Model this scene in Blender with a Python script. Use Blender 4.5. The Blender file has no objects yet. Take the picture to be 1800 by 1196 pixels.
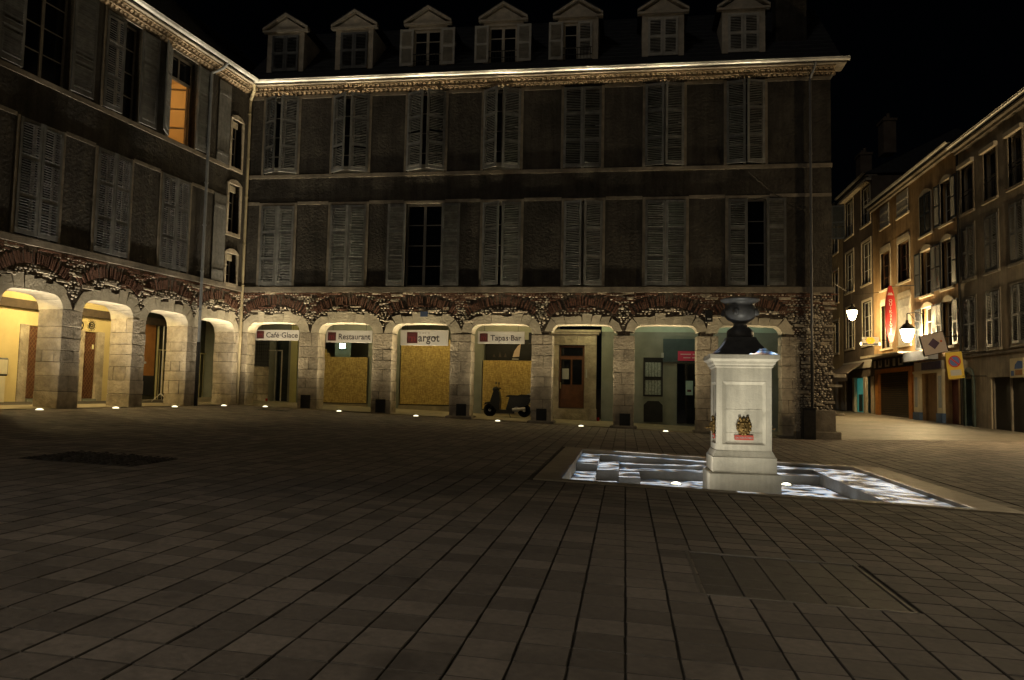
import bpy, bmesh, math, random
from math import sin, cos, pi, radians, sqrt, atan2
from mathutils import Vector, Matrix, Euler
random.seed(11)
scene = bpy.context.scene
COL = scene.collection

# ------------------------------------------------------------------ camera
cam_d = bpy.data.cameras.new('camera')
cam_d.sensor_fit = 'HORIZONTAL'
cam_d.sensor_width = 36.0
cam_d.lens = 36.0 * 1373.0 / 1800.0
cam_d.clip_start = 0.05
cam_d.clip_end = 2000
cam = bpy.data.objects.new('camera', cam_d)
COL.objects.link(cam)
CAM = Vector((13.349, -25.7, 0.50))
yaw, pitch, roll = radians(8.3), radians(4.09), radians(1.15)
fw = Vector((-sin(yaw) * cos(pitch), cos(yaw) * cos(pitch), sin(pitch)))
r0 = Vector((cos(yaw), sin(yaw), 0)); u0 = r0.cross(fw)
rv = r0 * cos(roll) + u0 * sin(roll)
uv = -r0 * sin(roll) + u0 * cos(roll)
mw = Matrix((rv, uv, -fw)).transposed().to_4x4()
mw.translation = CAM
cam.matrix_world = mw
scene.camera = cam

# ------------------------------------------------------------------ night sky, added fill sun, exposure
world = bpy.data.worlds.new('World'); scene.world = world
world.use_nodes = True
wn = world.node_tree.nodes; wl = world.node_tree.links
bg = wn['Background']
sky = wn.new('ShaderNodeTexSky'); sky.sky_type = 'NISHITA'; sky.sun_disc = False
sky.sun_elevation = radians(32.0); sky.sun_rotation = radians(210)
wl.new(sky.outputs[0], bg.inputs[0]); bg.inputs[1].default_value = 0.00012
sun_d = bpy.data.lights.new('fill_sun', 'SUN'); sun_d.energy = 0.095; sun_d.angle = radians(6)  # weak sun added as fill so the dormers and upper fronts show
sun_d.color = (1.0, 0.93, 0.82)
sun = bpy.data.objects.new('fill_sun', sun_d); COL.objects.link(sun)
sun.rotation_euler = (radians(58), 0, radians(-30))
vs = scene.view_settings
vs.view_transform = 'Standard'; vs.look = 'None'; vs.exposure = 0.0; vs.gamma = 1.0
vs.use_curve_mapping = False
scene.cycles.use_denoising = True
scene.cycles.max_bounces = 6
scene.cycles.diffuse_bounces = 3
scene.cycles.glossy_bounces = 3
scene.cycles.sample_clamp_indirect = 3.0
scene.cycles.caustics_reflective = False
scene.cycles.caustics_refractive = False

# ------------------------------------------------------------------ materials
MATS = {}
def mat(name, col, rough=0.85, var=0.25, scale=3.0, bump=0.0, bscale=30.0, spec=0.3, metal=0.0,
        emit=None, estr=0.0, island=0.0, coat=0.0, col2=None, bdist=0.02, stain=0.0, streak=0.0):
    if name in MATS: return MATS[name]
    m = bpy.data.materials.new(name); m.use_nodes = True
    N = m.node_tree.nodes; L = m.node_tree.links
    b = N['Principled BSDF']
    b.inputs['Roughness'].default_value = rough
    b.inputs['Metallic'].default_value = metal
    b.inputs['Specular IOR Level'].default_value = spec
    b.inputs['Coat Weight'].default_value = coat
    b.inputs['Coat Roughness'].default_value = 0.12
    tc = N.new('ShaderNodeNewGeometry')
    out = None
    n1 = N.new('ShaderNodeTexNoise'); n1.inputs['Scale'].default_value = scale
    n1.inputs['Detail'].default_value = 6; n1.inputs['Roughness'].default_value = 0.65
    L.new(tc.outputs['Position'], n1.inputs['Vector'])
    mp = N.new('ShaderNodeMapRange'); mp.inputs[1].default_value = 0.3; mp.inputs[2].default_value = 0.7
    L.new(n1.outputs['Fac'], mp.inputs[0])
    mx = N.new('ShaderNodeMix'); mx.data_type = 'RGBA'
    c2 = col2 or tuple(min(1, c * (1 + var)) for c in col)
    mx.inputs[6].default_value = (*[c * (1 - var) for c in col], 1); mx.inputs[7].default_value = (*c2, 1)
    L.new(mp.outputs[0], mx.inputs[0])
    out = mx.outputs[2]
    if stain:
        n2 = N.new('ShaderNodeTexNoise'); n2.inputs['Scale'].default_value = scale * 0.22
        n2.inputs['Detail'].default_value = 5; n2.inputs['Distortion'].default_value = 0.6
        L.new(tc.outputs['Position'], n2.inputs['Vector'])
        m2 = N.new('ShaderNodeMapRange'); m2.inputs[1].default_value = 0.42; m2.inputs[2].default_value = 0.68
        m2.inputs[3].default_value = 1.0; m2.inputs[4].default_value = 1 - stain
        L.new(n2.outputs['Fac'], m2.inputs[0])
        ms = N.new('ShaderNodeMix'); ms.data_type = 'RGBA'; ms.blend_type = 'MULTIPLY'; ms.inputs[0].default_value = 1
        L.new(out, ms.inputs[6]); L.new(m2.outputs[0], ms.inputs[7]); out = ms.outputs[2]
    if streak:      # rain streaks running down the surface
        mpv = N.new('ShaderNodeMapping'); mpv.inputs['Scale'].default_value = (3.2, 3.2, .28); L.new(tc.outputs['Position'], mpv.inputs[0])
        n5 = N.new('ShaderNodeTexNoise'); n5.inputs['Scale'].default_value = 1.0; n5.inputs['Detail'].default_value = 6; n5.inputs['Roughness'].default_value = .7
        L.new(mpv.outputs[0], n5.inputs['Vector'])
        m5 = N.new('ShaderNodeMapRange'); m5.inputs[1].default_value = .4; m5.inputs[2].default_value = .66; m5.inputs[3].default_value = 1.15; m5.inputs[4].default_value = 1 - streak
        L.new(n5.outputs['Fac'], m5.inputs[0])
        ms2 = N.new('ShaderNodeMix'); ms2.data_type = 'RGBA'; ms2.blend_type = 'MULTIPLY'; ms2.inputs[0].default_value = 1
        L.new(out, ms2.inputs[6]); L.new(m5.outputs[0], ms2.inputs[7]); out = ms2.outputs[2]
    if island:
        hs = N.new('ShaderNodeHueSaturation')
        oi = N.new('ShaderNodeObjectInfo')
        ad = N.new('ShaderNodeMath'); ad.operation = 'ADD'
        L.new(tc.outputs['Random Per Island'], ad.inputs[0]); L.new(oi.outputs['Random'], ad.inputs[1])
        fr = N.new('ShaderNodeMath'); fr.operation = 'FRACT'; L.new(ad.outputs[0], fr.inputs[0])
        mr = N.new('ShaderNodeMapRange'); mr.inputs[3].default_value = 1 - island; mr.inputs[4].default_value = 1 + island
        L.new(fr.outputs[0], mr.inputs[0]); L.new(mr.outputs[0], hs.inputs['Value']); L.new(out, hs.inputs['Color'])
        out = hs.outputs[0]
    L.new(out, b.inputs['Base Color'])
    if bump:
        nb = N.new('ShaderNodeTexNoise'); nb.inputs['Scale'].default_value = bscale
        nb.inputs['Detail'].default_value = 5; nb.inputs['Roughness'].default_value = 0.6
        L.new(tc.outputs['Position'], nb.inputs['Vector'])
        bp = N.new('ShaderNodeBump'); bp.inputs['Strength'].default_value = bump; bp.inputs['Distance'].default_value = bdist
        L.new(nb.outputs['Fac'], bp.inputs['Height']); L.new(bp.outputs[0], b.inputs['Normal'])
    if emit:
        b.inputs['Emission Color'].default_value = (*emit, 1); b.inputs['Emission Strength'].default_value = estr
    MATS[name] = m
    return m

def paving_mat():
    m = bpy.data.materials.new('paving'); m.use_nodes = True
    N = m.node_tree.nodes; L = m.node_tree.links; b = N['Principled BSDF']
    g = N.new('ShaderNodeNewGeometry')
    sc = N.new('ShaderNodeVectorMath'); sc.operation = 'SNAP'; sc.inputs[1].default_value = (PX, PY, 50.0)
    L.new(g.outputs['Position'], sc.inputs[0])
    w = N.new('ShaderNodeTexWhiteNoise'); L.new(sc.outputs[0], w.inputs['Vector'])
    n = N.new('ShaderNodeTexNoise'); n.inputs['Scale'].default_value = 22; n.inputs['Detail'].default_value = 6
    L.new(g.outputs['Position'], n.inputs['Vector'])
    n3 = N.new('ShaderNodeTexNoise'); n3.inputs['Scale'].default_value = 0.55; n3.inputs['Detail'].default_value = 5
    L.new(g.outputs['Position'], n3.inputs['Vector'])
    r1 = N.new('ShaderNodeMapRange'); r1.inputs[3].default_value = 0.66; r1.inputs[4].default_value = 1.26
    L.new(w.outputs['Value'], r1.inputs[0])
    r2 = N.new('ShaderNodeMapRange'); r2.inputs[1].default_value = .25; r2.inputs[2].default_value = .75
    r2.inputs[3].default_value = 0.75; r2.inputs[4].default_value = 1.22
    L.new(n.outputs['Fac'], r2.inputs[0])
    r3 = N.new('ShaderNodeMapRange'); r3.inputs[1].default_value = .3; r3.inputs[2].default_value = .7
    r3.inputs[3].default_value = 0.78; r3.inputs[4].default_value = 1.15
    L.new(n3.outputs['Fac'], r3.inputs[0])
    m1 = N.new('ShaderNodeMath'); m1.operation = 'MULTIPLY'; L.new(r1.outputs[0], m1.inputs[0]); L.new(r2.outputs[0], m1.inputs[1])
    m2 = N.new('ShaderNodeMath'); m2.operation = 'MULTIPLY'; L.new(m1.outputs[0], m2.inputs[0]); L.new(r3.outputs[0], m2.inputs[1])
    # trodden gum spots and darker damp stains
    vo = N.new('ShaderNodeTexVoronoi'); vo.inputs['Scale'].default_value = 2.6; vo.inputs['Randomness'].default_value = 1.0
    L.new(g.outputs['Position'], vo.inputs['Vector'])
    vr = N.new('ShaderNodeMapRange'); vr.inputs[1].default_value = .035; vr.inputs[2].default_value = .07; vr.inputs[3].default_value = .55; vr.inputs[4].default_value = 1.0
    L.new(vo.outputs['Distance'], vr.inputs[0])
    n4 = N.new('ShaderNodeTexNoise'); n4.inputs['Scale'].default_value = 1.7; n4.inputs['Detail'].default_value = 7; n4.inputs['Distortion'].default_value = 1.2
    L.new(g.outputs['Position'], n4.inputs['Vector'])
    r4 = N.new('ShaderNodeMapRange'); r4.inputs[1].default_value = .55; r4.inputs[2].default_value = .68; r4.inputs[3].default_value = 1.0; r4.inputs[4].default_value = .68
    L.new(n4.outputs['Fac'], r4.inputs[0])
    m4 = N.new('ShaderNodeMath'); m4.operation = 'MULTIPLY'; L.new(m2.outputs[0], m4.inputs[0]); L.new(vr.outputs[0], m4.inputs[1])
    m2 = N.new('ShaderNodeMath'); m2.operation = 'MULTIPLY'; L.new(m4.outputs[0], m2.inputs[0]); L.new(r4.outputs[0], m2.inputs[1])
    mx = N.new('ShaderNodeMix'); mx.data_type = 'RGBA'; mx.blend_type = 'MULTIPLY'; mx.inputs[0].default_value = 1
    mx.inputs[6].default_value = (0.198, 0.164, 0.132, 1); L.new(m2.outputs[0], mx.inputs[7])
    L.new(mx.outputs[2], b.inputs['Base Color'])
    rr = N.new('ShaderNodeMapRange'); rr.inputs[3].default_value = 0.68; rr.inputs[4].default_value = 0.95
    L.new(n.outputs['Fac'], rr.inputs[0]); L.new(rr.outputs[0], b.inputs['Roughness'])
    bp = N.new('ShaderNodeBump'); bp.inputs['Strength'].default_value = 0.35; bp.inputs['Distance'].default_value = 0.01
    L.new(n.outputs['Fac'], bp.inputs['Height']); L.new(bp.outputs[0], b.inputs['Normal'])
    MATS['paving'] = m
    return m

PX, PY = 0.262, 0.262
M_pave = paving_mat()
M_joint = mat('paving_joint', (0.058, 0.049, 0.039), var=.4, scale=9, bump=.5, bscale=60)
M_stone = mat('pale_limestone', (0.40, 0.34, 0.255), rough=.85, var=.28, scale=5, bump=1.0, bscale=13, bdist=.045, island=.18, stain=.35)
M_arch = mat('arch_stone', (0.50, 0.44, 0.33), rough=.8, var=.16, scale=5, bump=.8, bscale=15, bdist=.03, island=.16, stain=.2)
M_trim = mat('grey_limestone', (0.21, 0.18, 0.14), rough=.85, var=.3, scale=4, bump=.6, bscale=25, stain=.35)
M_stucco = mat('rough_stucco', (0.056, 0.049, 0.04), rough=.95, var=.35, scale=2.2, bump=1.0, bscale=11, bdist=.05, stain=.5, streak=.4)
M_mortar = mat('dark_mortar', (0.095, 0.075, 0.057), rough=.95, var=.4, scale=8, bump=1, bscale=24, bdist=.05)
M_cobble = mat('river_cobble', (0.40, 0.35, 0.275), rough=.75, var=.3, scale=9, bump=.3, bscale=40, island=.45)
M_brick = mat('old_brick', (0.145, 0.075, 0.05), rough=.9, var=.35, scale=7, bump=.7, bscale=45, island=.16)
M_louv = mat('grey_louvre', (0.11, 0.11, 0.107), rough=.6, var=.3, scale=9, stain=.3, island=.22)
M_shut = mat('grey_shutter', (0.135, 0.135, 0.132), rough=.6, var=.22, scale=6, bump=.15, bscale=60, stain=.4, island=.25, streak=.3)
M_shutw = mat('pale_shutter', (0.52, 0.49, 0.43), rough=.65, var=.18, scale=6, bump=.15, bscale=60, stain=.25)
M_dark = mat('dark_void', (0.012, 0.011, 0.010), rough=.9, var=.3)
M_glass = mat('dark_glass', (0.006, 0.007, 0.009), rough=.08, var=.1, spec=.5)
M_frame = mat('window_paint', (0.20, 0.18, 0.155), rough=.6, var=.2, scale=8)
M_zinc = mat('zinc_gutter', (0.50, 0.49, 0.46), rough=.42, var=.22, scale=3, metal=.55, stain=.3)
M_pipe = mat('cream_pipe', (0.42, 0.35, 0.22), rough=.55, var=.2, scale=3, stain=.3)
M_pipeg = mat('grey_pipe', (0.24, 0.25, 0.26), rough=.5, var=.2, scale=3, metal=.3)
M_iron = mat('dark_iron', (0.03, 0.028, 0.026), rough=.55, var=.3, scale=9, metal=.5)
M_slate = mat('roof_slate', (0.035, 0.036, 0.04), rough=.7, var=.4, scale=5, bump=.5, bscale=14)
M_tile = mat('clay_tile', (0.24, 0.18, 0.115), rough=.85, var=.3, scale=8, bump=.4, bscale=40, island=.3)
M_dormer = mat('dormer_paint', (0.56, 0.49, 0.39), rough=.8, var=.2, scale=5, bump=.3, bscale=30, stain=.3)
M_plaster = mat('arcade_plaster', (0.62, 0.50, 0.24), rough=.9, var=.08, scale=2, bump=.15, bscale=40, stain=.12)
M_pgrey = mat('arcade_grey', (0.26, 0.27, 0.225), rough=.9, var=.14, scale=2, bump=.15, bscale=40, stain=.2)
M_ceil = mat('arcade_ceiling', (0.42, 0.40, 0.28), rough=.9, var=.1, scale=2)
M_beam = mat('dark_beam', (0.06, 0.042, 0.026), rough=.8, var=.3, scale=6, bump=.3)
M_floor = mat('arcade_floor', (0.34, 0.29, 0.20), rough=.75, var=.2, scale=4, bump=.15, bscale=40, stain=.25)
M_white = mat('white_board', (0.40, 0.39, 0.38), rough=.5, var=.06, scale=3)
M_letter = mat('dark_letter', (0.05, 0.045, 0.05), rough=.5, var=.1)
M_maroon = mat('maroon_square', (0.05, 0.012, 0.014), rough=.5, var=.2)
M_door = mat('brown_door', (0.11, 0.045, 0.022), rough=.55, var=.25, scale=6, bump=.1, bscale=50)
M_black = mat('black_paint', (0.014, 0.014, 0.014), rough=.45, var=.3)

def osb():
    m = bpy.data.materials.new('chipboard'); m.use_nodes = True
    N = m.node_tree.nodes; L = m.node_tree.links; b = N['Principled BSDF']
    g = N.new('ShaderNodeNewGeometry')
    mpn = N.new('ShaderNodeMapping'); mpn.inputs['Scale'].default_value = (9, 9, 30)
    L.new(g.outputs['Position'], mpn.inputs[0])
    v = N.new('ShaderNodeTexVoronoi'); v.inputs['Scale'].default_value = 1.3; L.new(mpn.outputs[0], v.inputs['Vector'])
    mpb = N.new('ShaderNodeMapping'); mpb.inputs['Scale'].default_value = (30, 30, 8); mpb.inputs['Rotation'].default_value = (0, .5, 0)
    L.new(g.outputs['Position'], mpb.inputs[0])
    v2 = N.new('ShaderNodeTexVoronoi'); v2.inputs['Scale'].default_value = 1.1; L.new(mpb.outputs[0], v2.inputs['Vector'])
    mixv = N.new('ShaderNodeMix'); mixv.data_type = 'RGBA'; mixv.inputs[0].default_value = .5
    L.new(v.outputs['Color'], mixv.inputs[6]); L.new(v2.outputs['Color'], mixv.inputs[7])
    bw = N.new('ShaderNodeRGBToBW'); L.new(mixv.outputs[2], bw.inputs[0])
    cr = N.new('ShaderNodeMapRange'); cr.inputs[1].default_value = .2; cr.inputs[2].default_value = .8
    L.new(bw.outputs[0], cr.inputs[0])
    mx = N.new('ShaderNodeMix'); mx.data_type = 'RGBA'; mx.inputs[6].default_value = (0.32, 0.20, 0.05, 1)
    mx.inputs[7].default_value = (0.66, 0.49, 0.16, 1); L.new(cr.outputs[0], mx.inputs[0])
    L.new(mx.outputs[2], b.inputs['Base Color']); b.inputs['Roughness'].default_value = .75
    MATS['chipboard'] = m
    return m
M_osb = osb()

# ------------------------------------------------------------------ mesh helpers
class MB:
    def __init__(s): s.v = []; s.f = []; s.mi = []; s.sm = []
    def add(s, vs, fs, mi=0, smooth=False):
        o = len(s.v); s.v += [tuple(p) for p in vs]
        for f in fs: s.f.append([i + o for i in f]); s.mi.append(mi); s.sm.append(smooth)
        return s
    def box(s, x0, x1, y0, y1, z0, z1, mi=0, M=None):
        v = [(x0, y0, z0), (x1, y0, z0), (x1, y1, z0), (x0, y1, z0), (x0, y0, z1), (x1, y0, z1), (x1, y1, z1), (x0, y1, z1)]
        if M is not None: v = [M @ Vector(p) for p in v]
        return s.add(v, [(0, 3, 2, 1), (4, 5, 6, 7), (0, 1, 5, 4), (1, 2, 6, 5), (2, 3, 7, 6), (3, 0, 4, 7)], mi)
    def cbox(s, x0, x1, y0, y1, z0, z1, c=0.012, jit=0.0, mi=0):
        """box with chamfered edges on all sides (stone block)"""
        bm = bmesh.new()
        bmesh.ops.create_cube(bm, size=1)
        for vt in bm.verts:
            vt.co = Vector(((x0 + x1) / 2 + vt.co.x * (x1 - x0), (y0 + y1) / 2 + vt.co.y * (y1 - y0), (z0 + z1) / 2 + vt.co.z * (z1 - z0)))
            if jit: vt.co += Vector([random.uniform(-jit, jit) for _ in range(3)])
        bmesh.ops.bevel(bm, geom=bm.edges[:], offset=c, segments=1, affect='EDGES')
        bm.verts.index_update()
        s.add([vt.co[:] for vt in bm.verts], [[vt.index for vt in f.verts] for f in bm.faces], mi)
        bm.free(); return s
    def prism(s, poly, y0, y1, mi=0, smooth_side=False):
        """poly in (x,z) counter-clockwise seen from -y, extruded y0..y1"""
        n = len(poly)
        v = [(p[0], y0, p[1]) for p in poly] + [(p[0], y1, p[1]) for p in poly]
        s.add(v, [list(range(n)), list(range(2 * n - 1, n - 1, -1))], mi)
        s.add(v, [(i, i + n, (i + 1) % n + n, (i + 1) % n) for i in range(n)], mi, smooth_side)
        return s
    def tube(s, p0, p1, r0, r1=None, n=10, mi=0, cap=True):
        r1 = r0 if r1 is None else r1
        p0 = Vector(p0); p1 = Vector(p1); d = (p1 - p0).normalized()
        a = d.orthogonal().normalized(); b = d.cross(a)
        v = [p0 + (a * cos(2 * pi * i / n) + b * sin(2 * pi * i / n)) * r0 for i in range(n)] + \
            [p1 + (a * cos(2 * pi * i / n) + b * sin(2 * pi * i / n)) * r1 for i in range(n)]
        s.add(v, [(i, (i + 1) % n, (i + 1) % n + n, i + n) for i in range(n)], mi, True)
        if cap: s.add(v, [list(range(n - 1, -1, -1)), list(range(n, 2 * n))], mi)
        return s
    def path(s, pts, r, n=8, mi=0):
        for a, b in zip(pts, pts[1:]): s.tube(a, b, r, n=n, mi=mi)
        return s
    def lathe(s, prof, c=(0, 0, 0), n=20, mi=0, axis='z'):
        """prof: list of (r, h)"""
        vs_ = []
        for r, h in prof:
            for i in range(n):
                a = 2 * pi * i / n
                if axis == 'z': p = (c[0] + r * cos(a), c[1] + r * sin(a), c[2] + h)
                elif axis == 'y': p = (c[0] + r * cos(a), c[1] + h, c[2] - r * sin(a))
                else: p = (c[0] + h, c[1] + r * cos(a), c[2] + r * sin(a))
                vs_.append(p)
        fs = []
        for k in range(len(prof) - 1):
            for i in range(n):
                fs.append((k * n + i, k * n + (i + 1) % n, (k + 1) * n + (i + 1) % n, (k + 1) * n + i))
        s.add(vs_, fs, mi, True)
        s.add(vs_, [list(range(n - 1, -1, -1)), [len(vs_) - n + i for i in range(n)]], mi)
        return s
    def ball(s, c, rx, ry, rz, mi=0, seg=8, rings=5, M=None):
        vs_ = []
        for k in range(rings + 1):
            t = pi * k / rings
            for i in range(seg):
                a = 2 * pi * i / seg
                p = Vector((rx * sin(t) * cos(a), ry * sin(t) * sin(a), rz * cos(t)))
                if M is not None: p = M @ p
                vs_.append(Vector(c) + p)
        fs = []
        for k in range(rings):
            for i in range(seg):
                fs.append((k * seg + i, (k + 1) * seg + i, (k + 1) * seg + (i + 1) % seg, k * seg + (i + 1) % seg))
        return s.add(vs_, fs, mi, True)
    def mesh(s, name, mats):
        me = bpy.data.meshes.new(name)
        me.from_pydata(s.v, [], s.f)
        for m in (mats if isinstance(mats, (list, tuple)) else [mats]): me.materials.append(m)
        if len(me.materials) > 1: me.polygons.foreach_set('material_index', s.mi)
        me.polygons.foreach_set('use_smooth', s.sm)
        me.update(); me.validate()
        return me
    def build(s, name, mats, parent=None, loc=None, rot=None):
        o = bpy.data.objects.new(name, s.mesh(name, mats)); COL.objects.link(o)
        if parent: o.parent = parent
        if loc: o.location = loc
        if rot: o.rotation_euler = rot
        return o

def tag(o, label=None, cat=None, group=None, kind=None):
    if label: o['label'] = label
    if cat: o['category'] = cat
    if group: o['group'] = group
    if kind: o['kind'] = kind
    return o
def stuff(o): o['kind'] = 'stuff'; return o
def struct(o): o['kind'] = 'structure'; return o
def thing(name, label, cat, loc=(0, 0, 0), rz=0.0, group=None):
    o = bpy.data.objects.new(name, None); COL.objects.link(o); o.empty_display_size = .2
    o.location = loc; o.rotation_euler = (0, 0, rz)
    return tag(o, label, cat, group)
def part(name, me, parent, loc=(0, 0, 0), rot=(0, 0, 0)):
    o = bpy.data.objects.new(name, me); COL.objects.link(o); o.parent = parent
    o.location = loc; o.rotation_euler = rot
    return o
def lamp(name, kind, energy, color, parent, loc, rot=(0, 0, 0), **kw):
    d = bpy.data.lights.new(name, kind); d.energy = energy; d.color = color
    for k, v in kw.items(): setattr(d, k, v)
    o = bpy.data.objects.new(name, d); COL.objects.link(o); o.parent = parent
    o.location = loc; o.rotation_euler = rot
    return o
_txt = {}
def text_mesh(body, size, ext=0.004, mats=None, align='LEFT', space=1.0):
    c = bpy.data.curves.new('lettering', 'FONT'); c.body = body; c.size = size; c.extrude = ext
    c.align_x = align; c.space_character = space; c.resolution_u = 3; c.offset = size * .012
    o = bpy.data.objects.new('lettering', c); COL.objects.link(o)
    dg = bpy.context.evaluated_depsgraph_get(); dg.update()
    me = bpy.data.meshes.new_from_object(o.evaluated_get(dg))
    bpy.data.objects.remove(o); bpy.data.curves.remove(c)
    for v in me.vertices: x, y, z = v.co; v.co = (x, -z, y)
    me.materials.clear(); me.materials.append(mats or M_letter)
    return me

# ------------------------------------------------------------------ ground
def G(x, y):
    z = -0.036 * min(x, 18.5) + 0.02 * max(0.0, x - 18.5)
    return z + (0.012 * y if y < 0 else 0.02 * y)
BX0, BX1, BY0, BY1 = 12.5, 17.75, -14.82, -9.6      # inner rim of the basin
OX0, OX1, OY0, OY1 = 12.12, 18.35, -15.05, -9.2      # outer border

xs = sorted(set([-90, -60, -40, -25, -15, -8, -4, -2, 0, 3, 6, 9, OX0, 14, 16, OX1, 18.5, 20, 23, 27, 30, 40, 60, 90, 130]))
ys = sorted(set([-90, -60, -40, -30, -24, -20, -17, OY0, -12, OY1, -6, -3, 0, 3, 6, 12, 20, 30, 50, 80, 120]))
gm = MB()
for i in range(len(xs) - 1):
    for j in range(len(ys) - 1):
        if xs[i] >= OX0 - 1e-6 and xs[i + 1] <= OX1 + 1e-6 and ys[j] >= OY0 - 1e-6 and ys[j + 1] <= OY1 + 1e-6: continue
        q = [(xs[i], ys[j]), (xs[i + 1], ys[j]), (xs[i + 1], ys[j + 1]), (xs[i], ys[j + 1])]
        gm.add([(a, b, G(a, b) - 0.014) for a, b in q], [(0, 1, 2, 3)])
ground = struct(gm.build('ground', M_joint))

# square paving: slabs with wide long joints; the 300 largest in view are single slabs
paving = thing('square_paving', 'grey brown stone slab paving of the square', 'paving'); del paving['category']; del paving['label']
struct(paving)
def slab_tpl(k):
    r = random.Random(k)
    hx, hy = PX / 2 - r.uniform(.0038, .0056), PY / 2 - r.uniform(.0042, .0062)
    c = .004
    b = [(-hx, -hy), (hx, -hy), (hx, hy), (-hx, hy)]
    b = [(x + r.uniform(-.003, .003), y + r.uniform(-.002, .002)) for x, y in b]
    t = [(x * (1 - c / hx), y * (1 - c / hy)) for x, y in b]
    v = [(x, y, -.016) for x, y in b] + [(x, y, -.003) for x, y in b] + [(x, y, 0) for x, y in t]
    f = [(8, 9, 10, 11)]      # top first: the sides below take the joint colour
    for o in (0, 4):
        f += [(o + i, o + (i + 1) % 4, o + 4 + (i + 1) % 4, o + 4 + i) for i in range(4)]
    return v, f
TPL = [slab_tpl(k) for k in range(8)]
TPLM = []
for v, f in TPL:
    mb = MB(); mb.add(v, f[:1]); mb.add(v, f[1:], 1); TPLM.append(mb.mesh('paving_slab', [M_pave, M_joint]))
RES = []                      # ground features that replace slabs: (x0,x1,y0,y1)
HATCH = (13.84, 15.16, -20.46, -19.1)
GRATE = (5.75, 7.3, -16.65, -15.6)
cells = []
rp = random.Random(5)
for i in range(-8, 104):
    for j in range(-112, 1):
        x = (i + .5) * PX; y = (j + .5) * PY
        if x < y * .1332 + .12 or y > -.14: continue
        if x > 27.0: continue
        if OX0 - .08 < x < OX1 + .08 and OY0 - .08 < y < OY1 + .08: continue
        if HATCH[0] - .02 < x < HATCH[1] + .02 and HATCH[2] - .02 < y < HATCH[3] + .02: continue
        if GRATE[0] < x < GRATE[1] and GRATE[2] < y < GRATE[3]: continue
        cells.append((x, y))
def seen(x, y):
    d = Vector((x, y, G(x, y))) - CAM; w = d.dot(fw)
    if w < .3: return None
    a, b = d.dot(rv) / w, d.dot(uv) / w
    return w if abs(a) < .64 and -.43 < b < .43 else None
vis = sorted([(seen(x, y), x, y) for x, y in cells if seen(x, y)])
single = set((x, y) for _, x, y in vis[:300])
fld = MB()
for x, y in cells:
    k = rp.randrange(8)
    dz = rp.uniform(-.0015, .0015); tx = -0.012 + rp.uniform(-.004, .004) if y < 0 else -.02
    R = Euler((0.012 + rp.uniform(-.004, .004), (0.036 if x < 18.5 else -.02) + rp.uniform(-.004, .004), rp.uniform(-.008, .008)))
    if (x, y) in single:
        part('paving_slab', TPLM[k], paving, (x, y, G(x, y) + dz), R)
    else:
        Mx = Matrix.Translation((x, y, G(x, y) + dz)) @ R.to_matrix().to_4x4()
        w_ = [Mx @ Vector(p) for p in TPL[k][0]]
        fld.add(w_, TPL[k][1][:1]); fld.add(w_, TPL[k][1][1:], 1)
stuff(fld.build('paving_field', [M_pave, M_joint], paving))

# street paving between the houses on the right
sm_ = MB()
sx = [19.6, 21, 23, 25, 27.2]; sy = [-.14, 2, 5, 9, 14, 20, 28, 40, 60]
for i in range(4):
    for j in range(8):
        q = [(sx[i], sy[j]), (sx[i + 1], sy[j]), (sx[i + 1], sy[j + 1]), (sx[i], sy[j + 1])]
        sm_.add([(a, b, G(a, b) - .006) for a, b in q], [(0, 1, 2, 3)])
M_street = mat('street_paving', (0.20, 0.175, 0.14), rough=.6, var=.25, scale=4, bump=.4, bscale=30, stain=.35)
street = struct(sm_.build('street', M_street))
# light levels (watts)
UPM, UPL = 1500.0, 1050.0          # uplights before the main and the corner arcade
ARM, ARL = 33.0, 190.0           # arcade ceiling lamps
FUP, PRJ = 60.0, 36000.0         # basin uplights, ripple projector
LAN, WLG, PST = 60.0, 500.0, 4300.0
# ------------------------------------------------------------------ facade helpers (local frame: x along the front, y into the house, z up)
def wall_holes(u0, u1, z0, z1, v0, v1, holes, name, m, root):
    """slab wall with rectangular openings (a,b,c,d)=(u0,u1,z0,z1); reveals included"""
    mb = MB()
    us = sorted(set([u0, u1] + [h[0] for h in holes] + [h[1] for h in holes]))
    zs = sorted(set([z0, z1] + [h[2] for h in holes] + [h[3] for h in holes]))
    def hole(a, b):
        return any(h[0] < a < h[1] and h[2] < b < h[3] for h in holes)
    for i in range(len(us) - 1):
        for j in range(len(zs) - 1):
            a, b, c, d = us[i], us[i + 1], zs[j], zs[j + 1]
            if hole((a + b) / 2, (c + d) / 2): continue
            mb.add([(a, v0, c), (b, v0, c), (b, v0, d), (a, v0, d)], [(0, 1, 2, 3)])
            mb.add([(a, v1, c), (b, v1, c), (b, v1, d), (a, v1, d)], [(3, 2, 1, 0)])
    for a, b, c, d in holes:
        mb.add([(a, v0, c), (b, v0, c), (b, v0, d), (a, v0, d), (a, v1, c), (b, v1, c), (b, v1, d), (a, v1, d)],
               [(0, 4, 5, 1), (1, 5, 6, 2), (2, 6, 7, 3), (3, 7, 4, 0)])
    mb.add([(u0, v0, z0), (u1, v0, z0), (u1, v0, z1), (u0, v0, z1), (u0, v1, z0), (u1, v1, z0), (u1, v1, z1), (u0, v1, z1)],
           [(0, 1, 5, 4), (1, 2, 6, 5), (2, 3, 7, 6), (3, 0, 4, 7)])
    return mb.build(name, m, root)

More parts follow.
